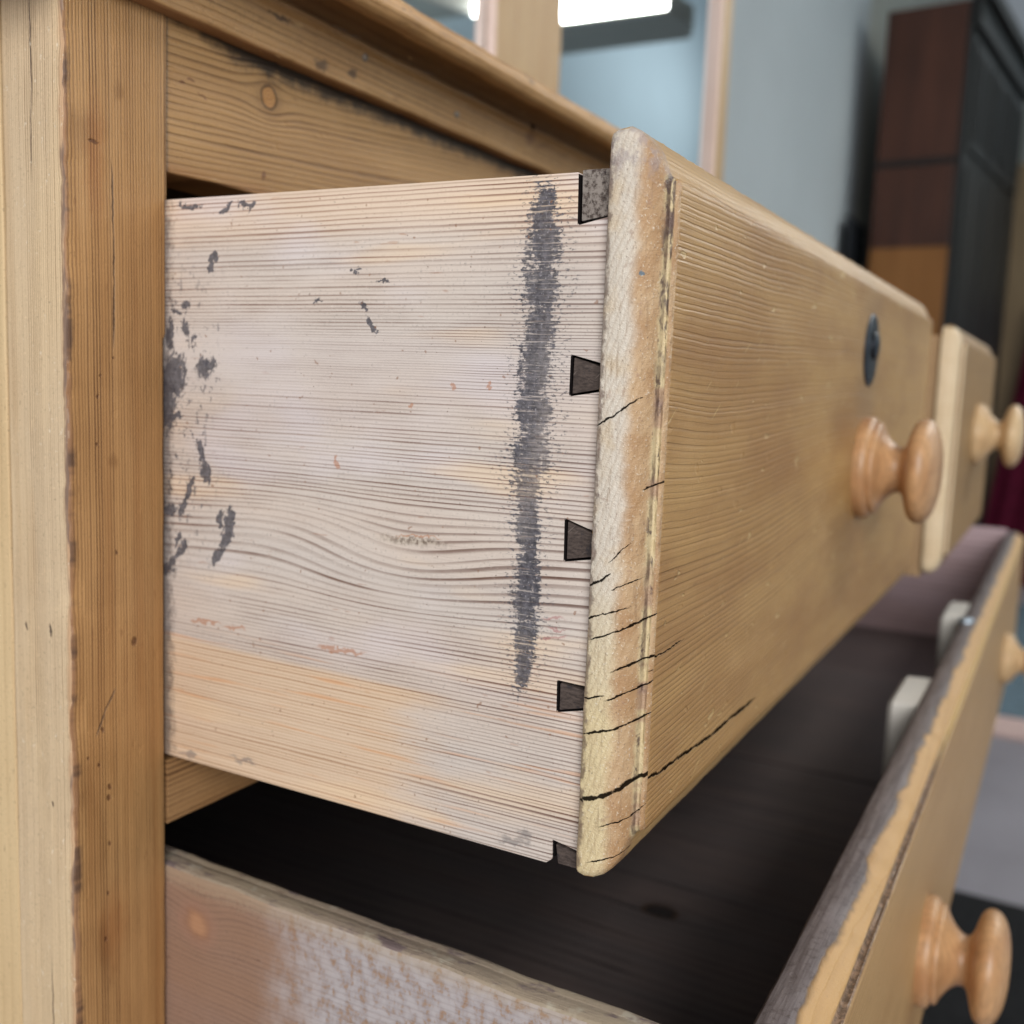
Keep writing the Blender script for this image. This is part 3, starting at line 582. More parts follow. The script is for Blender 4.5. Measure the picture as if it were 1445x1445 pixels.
g.bsdf.inputs['Emission Color'].default_value = (1.0, 0.99, 0.93, 1)
g.bsdf.inputs['Emission Strength'].default_value = 26.0
M_TUBE = g.mat

# ------------------------------------------------------------------ mesh helpers (all coordinates relative to the lens height)
def mesh_obj(name, verts, faces, mats, base=(0, 0, 0), parent=None, matfn=None, angle=24):
    bx, by, bz = rel(base)
    me = bpy.data.meshes.new(name)
    me.from_pydata([(v[0] - bx, v[1] - by, v[2] - bz) for v in verts], [], faces)
    me.validate()
    bm = bmesh.new(); bm.from_mesh(me); bmesh.ops.recalc_face_normals(bm, faces=bm.faces); bm.to_mesh(me); bm.free()
    if not isinstance(mats, (list, tuple)): mats = [mats]
    for mm in mats: me.materials.append(mm)
    if matfn:
        off = Vector((bx, by, bz))
        for p in me.polygons: p.material_index = matfn(p.center + off, p.normal)
    me.polygons.foreach_set('use_smooth', [True] * len(me.polygons))
    me.set_sharp_from_angle(angle=math.radians(angle))
    o = bpy.data.objects.new(name, me); COL.objects.link(o)
    if parent is not None: o.parent = parent
    else: o.location = base
    return o
def thing(name, label, cat, base, group=None):
    o = bpy.data.objects.new(name, None); COL.objects.link(o)
    o.location = base; o.empty_display_size = 0.05
    o['label'] = label; o['category'] = cat
    if group: o['group'] = group
    return o
def tag(o, label, cat, group=None):
    o['label'] = label; o['category'] = cat
    if group: o['group'] = group
    return o
def jit(x, y, z, s, amp):
    return MN.noise(Vector((x * s, y * s, z * s))) * amp
AX = {'x': 0, 'y': 1, 'z': 2}
def loft(rings_, closed_ends=True):
    """list of equal-length closed loops -> verts, faces"""
    n = len(rings_[0]); V = [p for r in rings_ for p in r]; F = []
    for i in range(len(rings_) - 1):
        for j in range(n):
            k = (j + 1) % n
            F.append((i * n + j, i * n + k, (i + 1) * n + k, (i + 1) * n + j))
    if closed_ends:
        F.append(tuple(range(n))); F.append(tuple((len(rings_) - 1) * n + j for j in range(n)))
    return V, F
def rrect(a0, a1, b0, b1, r, seg=3):
    pts = []
    for (ca, cb, t0) in ((a1 - r, b1 - r, 0), (a0 + r, b1 - r, 90), (a0 + r, b0 + r, 180), (a1 - r, b0 + r, 270)):
        for i in range(seg + 1):
            t = math.radians(t0 + 90 * i / seg)
            pts.append((ca + r * math.cos(t), cb + r * math.sin(t)))
    return pts
def board(name, X, Y, Z, axis, mats, base, parent, r=0.0008, n=30, amp=0.00025, scale=60, matfn=None, mod=None, corner=0.0):
    """a sawn board: rounded arrises that wander a little along its length"""
    lim = {'x': X, 'y': Y, 'z': Z}
    oth = [k for k in 'xyz' if k != axis]
    a, b = lim[oth[0]], lim[oth[1]]
    L = []
    for i in range(n + 1):
        t = lim[axis][0] + (lim[axis][1] - lim[axis][0]) * i / n
        loop = []
        pts = rrect(a[0], a[1], b[0], b[1], r)
        if corner: pts = pts[:8] + [(a[0], b[0] + corner)] + pts[8:12] + [(a[0] + corner, b[0])] + pts[12:]
        for (pa, pb) in pts:
            c = [0, 0, 0]; c[AX[axis]] = t; c[AX[oth[0]]] = pa; c[AX[oth[1]]] = pb
            if amp:
                d0 = jit(c[0], c[1], c[2], scale, amp) + jit(c[0] + 5, c[1], c[2], scale * 5, amp * 0.5)
                d1 = jit(c[0], c[1] + 9, c[2], scale, amp) + jit(c[0], c[1] + 3, c[2], scale * 5, amp * 0.5)
                c[AX[oth[0]]] += d0; c[AX[oth[1]]] += d1
            if mod: c = mod(c)
            loop.append(tuple(c))
        L.append(loop)
    V, F = loft(L)
    return mesh_obj(name, V, F, mats, base, parent, matfn, angle=10)
def extrude_profile(name, prof, x0, x1, n, mats, base, parent, amp=0.0003, scale=50, matfn=None, angle=38):
    """prof: closed list of (y, z); run along x"""
    L = []
    for i in range(n + 1):
        t = x0 + (x1 - x0) * i / n
        L.append([(t, y + jit(t, y * 3, z * 3, scale, amp) + jit(t, y * 9, z * 9, scale * 5, amp * .6),
                   z + jit(t + 7, y * 3, z * 3, scale, amp) + jit(t + 7, y * 9, z * 9, scale * 5, amp * .6)) for (y, z) in prof])
    V, F = loft(L)
    return mesh_obj(name, V, F, mats, base, parent, matfn, angle)
def lathe(name, prof, center, mat, base, parent, seg=48, axis='-y'):
    cx, cy, cz = center; L = []
    for (d, r) in prof:
        L.append([(cx + r * math.cos(2 * math.pi * k / seg), cy - d, cz + r * math.sin(2 * math.pi * k / seg)) for k in range(seg)])
    V, F = loft(L)
    return mesh_obj(name, V, F, mat, base, parent, angle=50)
def prism_yz(name, poly, x0, x1, mats, base, parent, matfn=None, bev=0.0004, amp=0.0):
    """a polygon in the y-z plane with thickness along x and softened edges"""
    bx, by, bz = rel(base)
    bm = bmesh.new()
    vs = [bm.verts.new((x0 - bx, y - by, z - bz)) for (y, z) in poly]
    f = bm.faces.new(vs)
    ret = bmesh.ops.extrude_face_region(bm, geom=[f])
    for v in ret['geom']:
        if isinstance(v, bmesh.types.BMVert): v.co.x = x1 - bx
    bmesh.ops.recalc_face_normals(bm, faces=bm.faces)
    if bev:
        bmesh.ops.bevel(bm, geom=bm.edges[:], offset=bev, segments=2, profile=0.6, affect='EDGES')
    me = bpy.data.meshes.new(name); bm.to_mesh(me); bm.free()
    if not isinstance(mats, (list, tuple)): mats = [mats]
    for mm in mats: me.materials.append(mm)
    if matfn:
        off = Vector((bx, by, bz))
        for p in me.polygons: p.material_index = matfn(p.center + off, p.normal)
    me.polygons.foreach_set('use_smooth', [True] * len(me.polygons)); me.set_sharp_from_angle(angle=math.radians(40))
    o = bpy.data.objects.new(name, me); COL.objects.link(o)
    if parent is not None: o.parent = parent
    else: o.location = base
    return o
def front_panel(name, x0, x1, z0, z1, steps, mats, base, parent, rc=0.003, ns=70, amp=0.0003, matfn=None):
    """drawer front with a moulded edge; steps = (y, inset left, right, bottom, top) from the back to the face"""
    L = []
    for (y, el, er, eb, et) in steps:
        a0, a1, b0, b1 = x0 + el, x1 - er, z0 + eb, z1 - et
        r = rc
        pts = []
        def run(p, q, m):
            for i in range(m): pts.append((p[0] + (q[0] - p[0]) * i / m, p[1] + (q[1] - p[1]) * i / m))
        def arc(ca, cb, t0):
            for i in range(4):
                t = math.radians(t0 + 90 * i / 4); pts.append((ca + r * math.cos(t), cb + r * math.sin(t)))
        run((a0 + r, b0), (a1 - r, b0), ns * 2); arc(a1 - r, b0 + r, 270)
        run((a1, b0 + r), (a1, b1 - r), ns); arc(a1 - r, b1 - r, 0)
        run((a1 - r, b1), (a0 + r, b1), ns * 2); arc(a0 + r, b1 - r, 90)
        run((a0, b1 - r), (a0, b0 + r), ns); arc(a0 + r, b0 + r, 180)
        loop = []
        for (x, z) in pts:
            d = jit(x, y * 2, z, 70, amp) + jit(x, y * 8, z, 330, amp * 0.8) + jit(x + 3, y * 8, z, 900, amp * 0.35)
            e = jit(x + 11, y * 2, z, 90, amp) + jit(x + 11, y * 8, z, 420, amp * 0.6)
            loop.append((x + d, y, z + e))
        L.append(loop)
    V, F = loft(L)
    return mesh_obj(name, V, F, mats, base, parent, matfn, angle=45)

# ------------------------------------------------------------------ the room as far as it shows
def quad(name, pts, mat, label=None):
    me = bpy.data.meshes.new(name); me.from_pydata(pts, [], [tuple(range(len(pts)))]); me.materials.append(mat)
    o = bpy.data.objects.new(name, me); COL.objects.link(o); o['kind'] = 'structure'
    return o
FX0, FX1, FY0, FY1 = -3.0, 9.5, -2.0, 0.78
quad("floor", [(FX0, FY0, 0), (FX1, FY0, 0), (FX1, FY1, 0), (FX0, FY1, 0)], M_FLOOR)
quad("wall_back", [(FX0, FY1, 0), (4.02, FY1, 0), (4.02, FY1, 3.3), (FX0, FY1, 3.3)], M_WALL)
quad("wall_back_far", [(4.02, FY1 + 0.01, 0), (FX1, FY1 + 0.01, 0), (FX1, FY1 + 0.01, 3.3), (4.02, FY1 + 0.01, 3.3)], M_WALL2)
quad("wall_far_end", [(FX1, FY1, 0), (FX1, FY0, 0), (FX1, FY0, 3.3), (FX1, FY1, 3.3)], M_WALL2)
quad("wall_opposite", [(FX1, FY0, 0), (1.0, FY0, 0), (1.0, FY0, 5.2), (FX1, FY0, 5.2)], M_WALLB)

# ------------------------------------------------------------------ the chest
chest = thing("pine_chest", "large old pine chest with amber corner post and three pulled out drawers with turned knobs", "chest", B_CHEST)
C = (B_CHEST, chest)
YF = 0.236                                   # face of the frame
def post_mod(c):
    x, y, z = c
    if x > 0.21 and y < YF + 0.004:          # the inner arris: chipped and not quite straight
        e = (0.0014 if z < 0.009 else 0.0) - 0.010 * z * (0.3 if z < 0.009 else 0)
        x = x + 0.0009 * (z / 0.1 if z > 0 else 0) - e * 0.8
    elif x < 0.1925:                         # outer corner, worn round and nibbled
        if x < 0.1885 and y < YF + 0.0035:
            dx = max(0, jit(0, 0, z, 55, 0.0016)) + max(0, jit(3, 0, z, 240, 0.0009))
            x += dx
            y += max(0, jit(0, 4, z, 55, 0.0014)) + max(0, jit(0, 6, z, 300, 0.0007))
        x += 0.0009 * (z + 0.19) / 0.28
    return [x, y, z]
board("corner_post", (0.1857, 0.2206), (YF, YF + 0.0248), (-0.72, 0.115), 'z', [M_POST, M_POSTSIDE], *C, r=0.0009, n=420, amp=0.00018, scale=45,
      matfn=lambda c, n: 1 if n.x < -0.72 else 0, mod=post_mod, corner=0.0045)
board("side_panel", (0.1862, 0.2050), (YF + 0.0252, 0.70), (-0.72, 0.115), 'z', M_PANEL, *C, r=0.0006, n=60, amp=0.00015)
board("frieze_rail", (0.2212, 1.31), (YF + 0.0008, YF + 0.022), (0.0556, 0.1000), 'x', M_FRIEZE, *C, r=0.0007, n=240, amp=0.00035, scale=60)
board("drawer_rail", (0.2207, 1.31), (YF + 0.0006, YF + 0.030), (-0.1418, -0.1215), 'x', M_RAIL, *C, r=0.0006, n=160, amp=0.00025)
mould = [(YF + 0.03, 0.0982), (0.2322, 0.0982), (0.2314, 0.0988), (0.2310, 0.1000), (0.2306, 0.1108), (0.2300, 0.1116), (0.2285, 0.1121), (0.2279, 0.1132), (0.2283, 0.1143), (0.2276, 0.1150),
         (0.2262, 0.1164), (0.2238, 0.1176), (0.2205, 0.1180), (0.2172, 0.1172), (0.2150, 0.1158), (0.2135, 0.1148), (0.2110, 0.1146), (0.2086, 0.1158), (0.2072, 0.1180), (0.2070, 0.1205),
         (0.2082, 0.1228), (0.2104, 0.1240), (0.2130, 0.1246), (YF + 0.03, 0.1252)]
tm = extrude_profile("top_moulding", mould, 0.165, 1.36, 420, M_MOULD, *C, amp=0.00045, scale=55, angle=60)
for (x, y, z, r_, mm) in ((0.3061, 0.2303, 0.1100, 0.0013, M_NAIL), (0.3680, 0.2305, 0.1052, 0.0013, M_NAIL)):
    nl = lathe("nail", [(-0.002, r_), (0.0003, r_), (0.0007, r_ * 0.75), (0.0009, r_ * 0.3)], (x, y, z), mm, B_CHEST, None, 14)
    nl.parent = tm; nl.location = (0, 0, 0)
nl = lathe("nail_hole", [(-0.001, 0.0022), (0.0011, 0.0022), (0.0012, 0.0012)], (0.4290, 0.2290, 0.1145), M_HOLE, B_CHEST, None, 14)
nl.parent = tm; nl.location = (0, 0, 0)
board("top_board", (0.168, 1.358), (YF + 0.0302, 0.76), (0.1158, 0.1250), 'x', M_MOULD, *C, r=0.001, n=40)
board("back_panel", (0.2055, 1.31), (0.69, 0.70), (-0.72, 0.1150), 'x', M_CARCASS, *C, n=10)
board("end_panel", (1.312, 1.332), (YF + 0.0252, 0.70), (-0.72, 0.115), 'z', M_PANEL, *C, n=10)
board("end_post", (1.312, 1.346), (YF, YF + 0.0248), (-0.72, 0.115), 'z', M_RAIL, *C, n=10)
board("divider_post", (0.684, 0.706), (YF + 0.001, YF + 0.024), (-0.1214, 0.0554), 'z', M_RAIL, *C, n=10)
board("divider_post", (0.986, 1.31), (YF + 0.001, YF + 0.024), (-0.1214, 0.0554), 'z', M_RAIL, *C, n=10)
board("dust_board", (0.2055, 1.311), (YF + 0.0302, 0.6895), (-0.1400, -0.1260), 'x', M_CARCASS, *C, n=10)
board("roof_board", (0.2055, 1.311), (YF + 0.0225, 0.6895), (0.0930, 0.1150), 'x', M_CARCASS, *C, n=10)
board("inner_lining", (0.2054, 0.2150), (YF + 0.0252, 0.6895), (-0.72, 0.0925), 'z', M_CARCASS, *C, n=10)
board("lower_rail", (0.2207, 1.31), (YF + 0.0006, YF + 0.025), (-0.3400, -0.3100), 'x', M_RAIL, *C, n=20)
board("base_panel", (0.2207, 1.31), (YF + 0.0006, YF + 0.025), (-0.7200, -0.3405), 'x', M_RAIL, *C, n=20)
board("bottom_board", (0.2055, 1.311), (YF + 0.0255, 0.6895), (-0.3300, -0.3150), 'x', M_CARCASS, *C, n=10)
board("plinth", (0.180, 1.35), (YF - 0.006, 0.71), (-0.80, -0.7205), 'x', M_RAIL, *C, n=20)

# ------------------------------------------------------------------ upper left drawer
D = 0.2200
def drawer(name, base, label):               # a part of the chest: an Empty that carries its own pieces
    o = bpy.data.objects.new(name, None); COL.objects.link(o); o.empty_display_size = 0.03
    o.parent = chest; o.location = Vector(base) - Vector(B_CHEST); o['label'] = label
    return o
up = drawer("pine_drawer", B_UP, "half open pine drawer with bleached side, dark smear, dovetail pins and lock plate")
U = (B_UP, up)
YB, YE = 0.0962, 0.0815
steps = [(0.0958, .0030, .003, .0030, .003), (0.0957, .0003, .0006, .0008, .0012), (0.0954, 0, 0, 0, .0006), (0.0938, -.0001, 0, -.0002, 0), (0.0915, -.0001, 0, -.0002, -.0001), (0.0890, .0002, .0004, .0010, .0010),
         (0.0872, .0010, .0014, .0026, .0030), (0.0858, .0023, .003, .0050, .0052), (0.0848, .0038, .005, .0078, .0074), (0.0842, .0052, .0064, .0098, .0088), (0.0838, .0058, .0070, .0104, .0094),
         (0.0836, .0066, .0072, .0108, .0097), (0.0830, .0069, .0074, .0110, .0099), (0.0824, .0066, .0076, .0112, .0101), (0.0818, .0069, .0079, .0116, .0104), (0.0815, .0078, .0086, .0124, .0110), (0.0815, .0098, .0106, .0144, .0130)]
steps = [(y, a, b * 0.25, c, d) for (y, a, b, c, d) in steps]
fp = front_panel("drawer_front", 0.2172, 0.688, -0.1185, 0.0560, steps, [M_FACE, M_END], *U, rc=0.0022, ns=150, amp=0.00030,
                 matfn=lambda c, n: 1 if (c.x < 0.2255 and abs(n.z) < 0.80 and c.y > 0.0816 and n.y < 0.8) else 0)
pins = [[(0.1040, 0.0478), (0.0940, 0.0478), (0.0940, 0.0378), (0.1037, 0.0363)],
        [(0.1040, 0.0060), (0.0940, 0.0033), (0.0940, -0.0012), (0.1041, -0.0031)],
        [(0.1037, -0.0326), (0.0940, -0.0358), (0.0940, -0.0405), (0.1036, -0.0424)],
        [(0.1038, -0.0723), (0.0940, -0.0734), (0.0940, -0.0773), (0.1037, -0.0797)],
        [(0.1030, -0.1133), (0.0940, -0.1148), (0.0940, -0.1188), (0.1022, -0.1188)]]
zt, zb = 0.0475, -0.1185
outline = [(0.560, zt), (0.1045, zt), (0.1042, 0.0357), (0.0963, 0.0374)]
for (a, b, c, d) in pins[1:4]:
    outline += [(0.0963, b[1] + 0.0010), (a[0] + 0.0004, a[1] + 0.0002), (d[0] + 0.0003, d[1] - 0.0003), (0.0963, c[1] - 0.0008)]
outline += [(0.0963, -0.1140), (0.1036, -0.1127), (0.1034, zb + 0.0008), (0.1050, zb - 0.0006), (0.560, zb - 0.0002)]
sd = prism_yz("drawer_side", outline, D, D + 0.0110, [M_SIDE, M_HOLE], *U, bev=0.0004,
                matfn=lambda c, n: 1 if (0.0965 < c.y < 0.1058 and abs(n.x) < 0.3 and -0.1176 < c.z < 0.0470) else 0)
for i, p in enumerate(pins):
    q = [(y - 0.0003 * (k in (0, 3)), z - (0.0004 if k < 2 and i else -0.0002)) for k, (y, z) in enumerate(p)]
    o = prism_yz("dovetail_pin", q, D + 0.0003, D + 0.0109, [M_PIN], B_UP, up, bev=0.0003)
board("drawer_side", (0.664, 0.675), (0.0963, 0.56), (zb, zt), 'y', M_INSIDE, *U, n=12)
board("drawer_back", (D + 0.0112, 0.6638), (0.548, 0.559), (zb + 0.012, zt - 0.004), 'x', M_INSIDE, *U, n=12)
board("drawer_bottom", (D + 0.0112, 0.6638), (0.0965, 0.5478), (zb + 0.006, zb + 0.012), 'x', M_INSIDE, *U, n=12)
KN = [(-0.002, .0220), (0.0, .0222), (0.0018, .0226), (0.0036, .0226), (0.0048, .0220), (0.0054, .0206), (0.0058, .0200), (0.0066, .0203), (0.0076, .0200), (0.0082, .0190), (0.0086, .0178), (0.0098, .0156), (0.0112, .0136), (0.0128, .0118),
      (0.0146, .0105), (0.0162, .0100), (0.0174, .0102), (0.0184, .0112), (0.0193, .0134), (0.0202, .0168), (0.0211, .0196), (0.0222, .0215), (0.0238, .0227), (0.0256, .0230), (0.0274, .0225),
      (0.0292, .0210), (0.0308, .0184), (0.0320, .0150), (0.0329, .0106), (0.0334, .0054), (0.0335, .0008)]
lathe("knob", KN, (0.4790, 0.0815, -0.0330), M_KNOB, *U, seg=64)
esc = lathe("lock_plate", [(-0.001, .0158), (0.0004, .0158), (0.0010, .0150), (0.0013, .0125), (0.0014, .002)], (0.4785, 0.0815, 0.0186), M_IRON, *U, seg=40)
kc = lathe("keyhole_cover", [(0.0010, .0060), (0.0024, .0060), (0.0032, .0048), (0.0036, .001)], (0.4785, 0.0815, 0.0206), M_IRON, B_UP, up, 24)

# ------------------------------------------------------------------ upper right drawer, pulled a little further
up2 = drawer("pine_drawer", B_UP2, "smaller pine drawer further along with pale edge and one pale knob")
U2 = (B_UP2, up2)
dy = 0.064 - 0.0815
steps2 = [(y + dy, a, b, c, d) for (y, a, b, c, d) in steps]
front_panel("drawer_front", 0.7085, 0.995, -0.1150, 0.0445, steps2, [M_FACE2, M_END2], *U2, rc=0.0060, ns=50, amp=0.0003,
            matfn=lambda c, n: 1 if (c.x < 0.7175 and abs(n.z) < 0.80 and c.y > 0.0641 and n.y < 0.8) else 0)
board("drawer_side", (0.7120, 0.7230), (0.0790, 0.540), (-0.118, 0.0380), 'y', M_INSIDE, *U2, n=12)
board("drawer_side", (0.974, 0.985), (0.0790, 0.540), (-0.118, 0.0380), 'y', M_INSIDE, *U2, n=12)
board("drawer_back", (0.7232, 0.9738), (0.528, 0.5395), (-0.106, 0.034), 'x', M_INSIDE, *U2, n=8)
board("drawer_bottom", (0.7232, 0.9738), (0.0792, 0.5278), (-0.112, -0.106), 'x', M_INSIDE, *U2, n=8)
lathe("knob", KN, (0.846, 0.064, -0.0275), M_KNOB2, *U2, seg=40)

# ------------------------------------------------------------------ wide lower drawer
low = drawer("wide_drawer", B_LOW, "wide lower drawer pulled far out, black inside, white blocks behind its front")
W = (B_LOW, low)
lsteps = [(0.0528, .003, .003, .003, .003), (0.0527, .0008, .0008, .0008, .0010), (0.0518, 0, 0, 0, .0002), (0.0480, 0, 0, 0, 0), (0.0445, .0002, .0002, .0002, .0002), (0.0425, .0010, .001, .001, .0010), (0.0405, .0026, .003, .003, .0022), (0.0390, .0046, .0046, .0046, .0032),
          (0.0380, .006, .006, .006, .0038), (0.0376, .0066, .0066, .0066, .0042), (0.0374, .0070, .007, .007, .0050), (0.0366, .0073, .007, .0073, .0052), (0.0358, .0070, .007, .0070, .0048), (0.0352, .0073, .007, .0073, .0052), (0.0350, .0085, .0085, .0085, .0062), (0.0350, .0105, .0105, .0105, .0082)]
front_panel("drawer_front", 0.2172, 1.268, -0.2890, -0.1470, lsteps, [M_LOWFRONT, M_END2], *W, rc=0.003, ns=150, amp=0.0004)
def lowside_mod(c):
    x, y, z = c
    if z > -0.165: z += -0.0020 * (0.236 - y) / 0.14 + jit(y, 0, 0, 40, 0.0006)
    return [x, y, z]
board("drawer_side", (D, D + 0.0098), (0.0530, 0.57), (-0.2780, -0.1548), 'y', [M_LOWSIDE, M_LOWTOP], *W, r=0.0016, n=200, amp=0.0004, matfn=lambda c, n: 1 if n.z > 0.55 else 0, mod=lowside_mod)
board("drawer_side", (1.250, 1.262), (0.0530, 0.57), (-0.2850, -0.1440), 'y', M_DARKSIDE, *W, r=0.0012, n=40)
board("drawer_back", (D + 0.0100, 1.2498), (0.556, 0.568), (-0.266, -0.158), 'x', M_DARK, *W, n=12)
for i in range(4):                            # bottom boards run front to back
    xa = D + 0.0100 + i * 0.2549
    board("bottom_plank", (xa, xa + 0.2540), (0.0530, 0.5558), (-0.2790 - 0.0006 * (i % 2), -0.2730 - 0.0006 * (i % 2)), 'y', M_DARK, *W, r=0.0012, n=8)
for (xa, za) in ((0.522, -0.1490), (0.745, -0.1470)):   # glue blocks behind the front
    L = []
    for (xx, zz) in rrect(xa, xa + 0.056, -0.2722, za, 0.003): L.append((xx, zz))
    back = [(x_, 0.0532, z_) for x_, z_ in L]
    mid_ = [(x_, 0.0650, z_ if z_ < -0.16 else z_ - 0.0005) for x_, z_ in L]
    frt = [(x_ + (0.002 if x_ < xa + 0.02 else -0.002), 0.0672, z_ if z_ < -0.17 else z_ - 0.0025) for x_, z_ in L]
    V, F = loft([back, mid_, frt])
    mesh_obj("glue_block", V, F, M_BLOCK, B_LOW, low)
sc_ = lathe("screw_head", [(-0.001, .0048), (0.0010, .0048), (0.0020, .0040), (0.0024, .0010)], (0, 0, 0), M_STEEL, (0, 0, ZC), None, 20)
sc_.parent = low; sc_.rotation_euler = (-math.pi / 2, 0, 0)
sc_.location = (0.730 - B_LOW[0], 0.0500 - B_LOW[1], -0.1468 - rel(B_LOW)[2])
for xk in (0.4420, 1.0):
    lathe("knob", KN, (xk, 0.0350, -0.2300), M_KNOB if xk < 0.5 else M_KNOB2, *W, seg=64)

# ------------------------------------------------------------------ mirrored cupboard standing on the chest
B_H = (0.30, 0.46, ZC + 0.1252)
hut = thing("mirror_cupboard", "tall mirror fronted cupboard with pine stiles standing on top of the chest", "cupboard", B_H)
H = (B_H, hut)
zt0, zt1 = 0.1254, 1.10
def stile(x0, x1):
    board("stile", (x0, x1), (0.46, 0.4706), (zt0, zt1), 'z', [M_STILE, M_STILE_EDGE], *H, r=0.0025, n=30, amp=0.0004, scale=14, matfn=lambda c, n: 1 if n.x < -0.6 else 0)
stile(0.30, 0.36); stile(0.793, 0.918); stile(1.394, 1.436)
for (x0, x1) in ((0.3605, 0.7925), (0.9185, 1.3935)):
    board("bottom_rail", (x0, x1), (0.46, 0.4706), (zt0, zt0 + 0.035), 'x', M_STILE, *H, n=8)
    board("top_rail", (x0, x1), (0.46, 0.4706), (zt1 - 0.05, zt1), 'x', M_STILE, *H, n=8)
    board("mirror_pane", (x0 - 0.004, x1 + 0.004), (0.4710, 0.4750), (zt0 + 0.02, zt1 - 0.03), 'x', M_MIRROR, *H, r=0.0004, n=1, amp=0)
board("back_board", (0.30, 1.436), (0.480, 0.490), (zt0, zt1), 'x', M_STILE, *H, n=6)

# ------------------------------------------------------------------ tall dark cabinet by the wall
B_WD = (3.80, 0.405, 0.0)
wd = thing("dark_cabinet", "tall dark cabinet with a mahogany and orange oak side and a black carved front", "cabinet", B_WD)
wd.rotation_euler = (0, 0, math.radians(-6.0))
def wbox(name, x0, x1, y0, y1, z0, z1, mat, r=0.004):
    return board(name, (x0 + B_WD[0], x1 + B_WD[0]), (y0 + B_WD[1], y1 + B_WD[1]), (z0 - ZC, z1 - ZC), 'z', mat, B_WD, wd, r=r, n=6, amp=0.0)
wbox("side_panel", 0.0, 0.02, 0.004, 0.272, 0.95, 1.62, M_OAK) if False else None
wbox("upper_side", 0.0, 0.02, 0.0205, 0.280, 1.5905, 2.085, M_MAHOG)
wbox("middle_side", -0.003, 0.02, 0.0205, 0.280, 1.345, 1.5795, M_MAHOG) if False else wbox("middle_side", -0.003, 0.02, 0.0205, 0.280, 1.30, 1.5695, M_MAHOG)
wbox("dark_rail", -0.008, 0.02, 0.0210, 0.282, 1.5700, 1.5900, M_EBON)
wbox("lower_side", 0.001, 0.02, 0.0205, 0.280, 0.82, 1.2995, M_OAK)
wbox("base_side", -0.004, 0.02, 0.0205, 0.280, 0.0, 0.8195, M_MAHOG)
wbox("front_frame", 0.0, 1.02, 0.0, 0.020, 0.0, 2.085, M_EBON)
wbox("cornice", 0.0, 1.06, -0.05, 0.015, 2.0855, 2.13, M_EBON, 0.01)
wbox("frieze_board", 0.002, 1.02, -0.022, -0.0005, 2.00, 2.085, M_EBON, 0.005)
for (x0, x1) in ((0.05, 0.34), (0.37, 0.66), (0.69, 0.98)):
    wbox("carved_panel", x0, x1, -0.010, -0.0003, 1.62, 1.96, M_EBON, 0.004)
    wbox("door_panel", x0, x1, -0.008, -0.0003, 0.25, 1.56, M_EBON, 0.003)
for k in range(12):
    wbox("reed", 0.07 + 0.072 * k + 0.03 * (k // 4), 0.09 + 0.072 * k + 0.03 * (k // 4), -0.016, -0.0102, 1.66, 1.93, M_EBON, 0.002)
wbox("back_board", 0.0205, 1.02, 0.270, 0.280, 0.0, 2.085, M_EBON)
# dark panel added to stand for the shadow in the gap behind it
bb = board("gap_shade_panel", (3.74, 4.05), (0.738, 0.752), (-0.80, 0.60), 'z', M_GAPSHADE, (3.8, 0.745, 0.0), None, r=0.003, n=4, amp=0)
tag(bb, "dark panel standing in for the shadow on the wall in the gap behind the dark cabinet", "board")
# brown board and maroon cloth beyond
br = board("brown_screen", (4.95, 5.00), (-0.30, 0.45), (-0.80, 0.98), 'z', M_BROWNP, (4.77, 0.2, 0.0), None, r=0.004, n=4, amp=0)
tag(br, "plain brown wooden screen just visible past the right edge of the dark cabinet", "screen")
L = []
for i in range(25):
    z = -0.80 + 1.22 * i / 24
    loop = []
    for j in range(25):
        t = j / 24
        yy = -0.20 + t * (0.40 + (0.24 - z) * 0.127)
        loop.append((4.88 + 0.016 * math.sin(t * 34 + 0.4 * math.sin(i * .3)), yy, z))
    L.append(loop + [(p[0] + 0.012, p[1], p[2]) for p in reversed(loop)])
V, F = loft(L)
cu = mesh_obj("draped_cloth", V, F, M_MAROON, (4.88, 0.05, 0.0), None, angle=80)
tag(cu, "dark maroon cloth hanging in folds in front of the brown screen", "cloth")

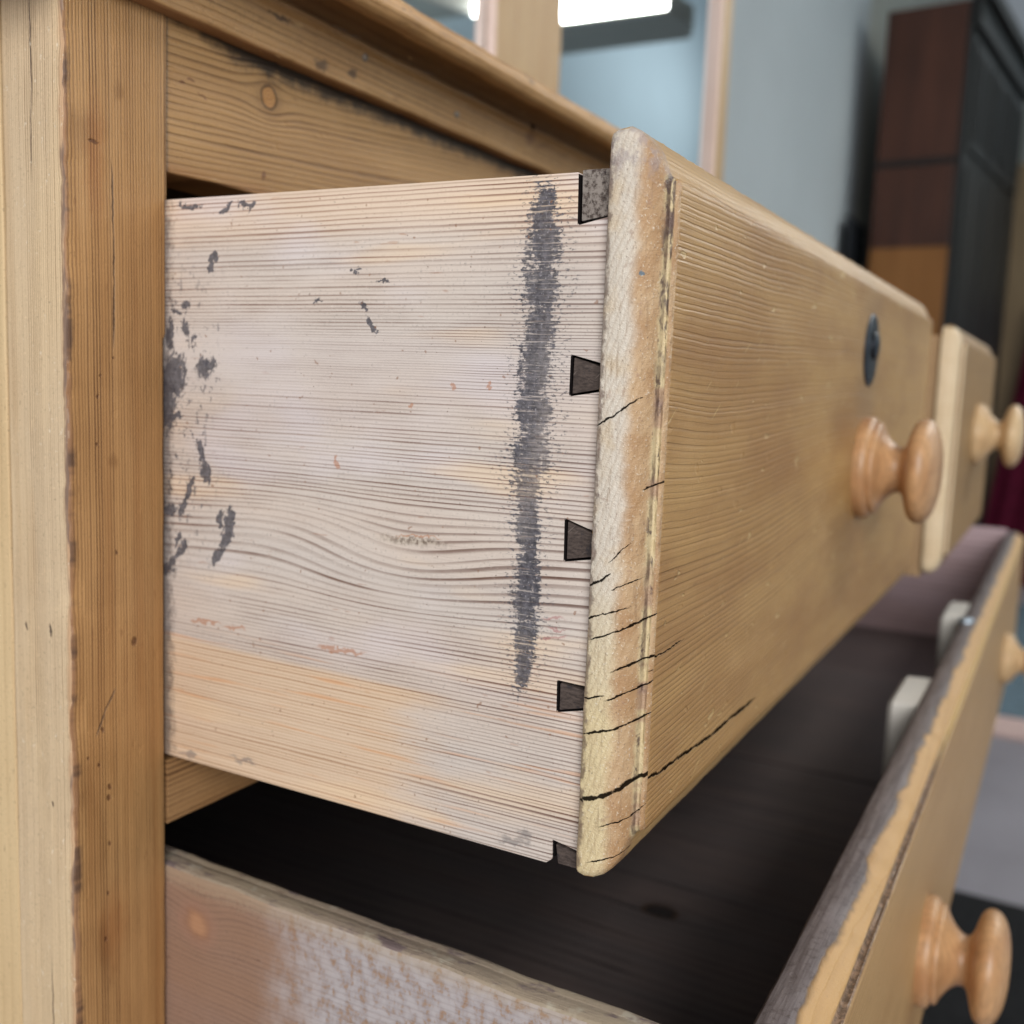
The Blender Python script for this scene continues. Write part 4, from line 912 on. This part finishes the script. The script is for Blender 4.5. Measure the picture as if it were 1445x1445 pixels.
# ------------------------------------------------------------------ mats on the floor
def rug(name, x0, x1, y0, y1, h, mat, base, parent=None):
    return board(name, (x0, x1), (y0, y1), (-0.80 + 0.0005, -0.80 + h), 'x', mat, base, parent, r=0.003, n=30, amp=0.001, scale=8)
B_R = (3.4, 0.0, 0.0)
rg = thing("blue_rug", "slate blue rug with a pinkish border on the floor beyond the lower drawer", "rug", B_R)
rug("pile", 2.80, 4.4, -0.9, 0.35, 0.012, M_BLUERUG, B_R, rg)
rug("border", 2.64, 2.797, -0.9, 0.35, 0.010, M_PINK, B_R, rg)
bk = rug("door_mat", 0.9, 1.735, -0.6, 0.2, 0.010, M_BLKRUG, (1.3, -0.2, 0.0))
tag(bk, "black mat on the floor under the pulled out lower drawer", "mat")

# ------------------------------------------------------------------ ceiling fittings that the mirror shows
def fitting(name, pts, label, tube_edge):
    """pts: underside outline (x, y) at one height; a shallow enamel tray with a lit tube along one side"""
    base = (sum(p[0] for p in pts) / len(pts), sum(p[1] for p in pts) / len(pts), ZC + 1.45)
    t = thing(name, label, "ceiling light", base, "ceiling lights seen in the mirror")
    lo = [(p[0], p[1], 1.45) for p in pts]; hi = [(p[0], p[1], 1.53) for p in pts]
    V, F = loft([lo, hi]); mesh_obj("tray", V, F, M_TRAY, base, t)
    (ax, ay), (bx, by) = tube_edge
    d = Vector((bx - ax, by - ay, 0)).normalized(); n = Vector((-d.y, d.x, 0))
    if n.x > 0: n = -n
    c = []
    for (sx, sz) in ((0.001, 1.455), (0.22, 1.455), (0.22, 1.50), (0.001, 1.50)):
        c.append([(p[0] + n.x * sx, p[1] + n.y * sx, sz) for p in ((ax, ay), (bx, by))])
    V, F = loft([[q[0] for q in c], [q[1] for q in c]])
    mesh_obj("lit_diffuser", V, F, M_TUBE, base, t)
    return t
fitting("ceiling_light", [(3.955, -1.35), (3.975, -0.600), (4.205, -0.570), (4.335, -0.625), (4.335, -1.35)],
        "lit ceiling light with a grey tray, mirrored between the two pine stiles", ((3.955, -1.35), (3.975, -0.600)))
fitting("ceiling_light", [(3.40, -1.475), (3.74, -1.330), (3.74, -1.95), (3.40, -1.95)],
        "lit ceiling light mirrored at the top left beside the wide pine stile", ((3.40, -1.95), (3.40, -1.49)))
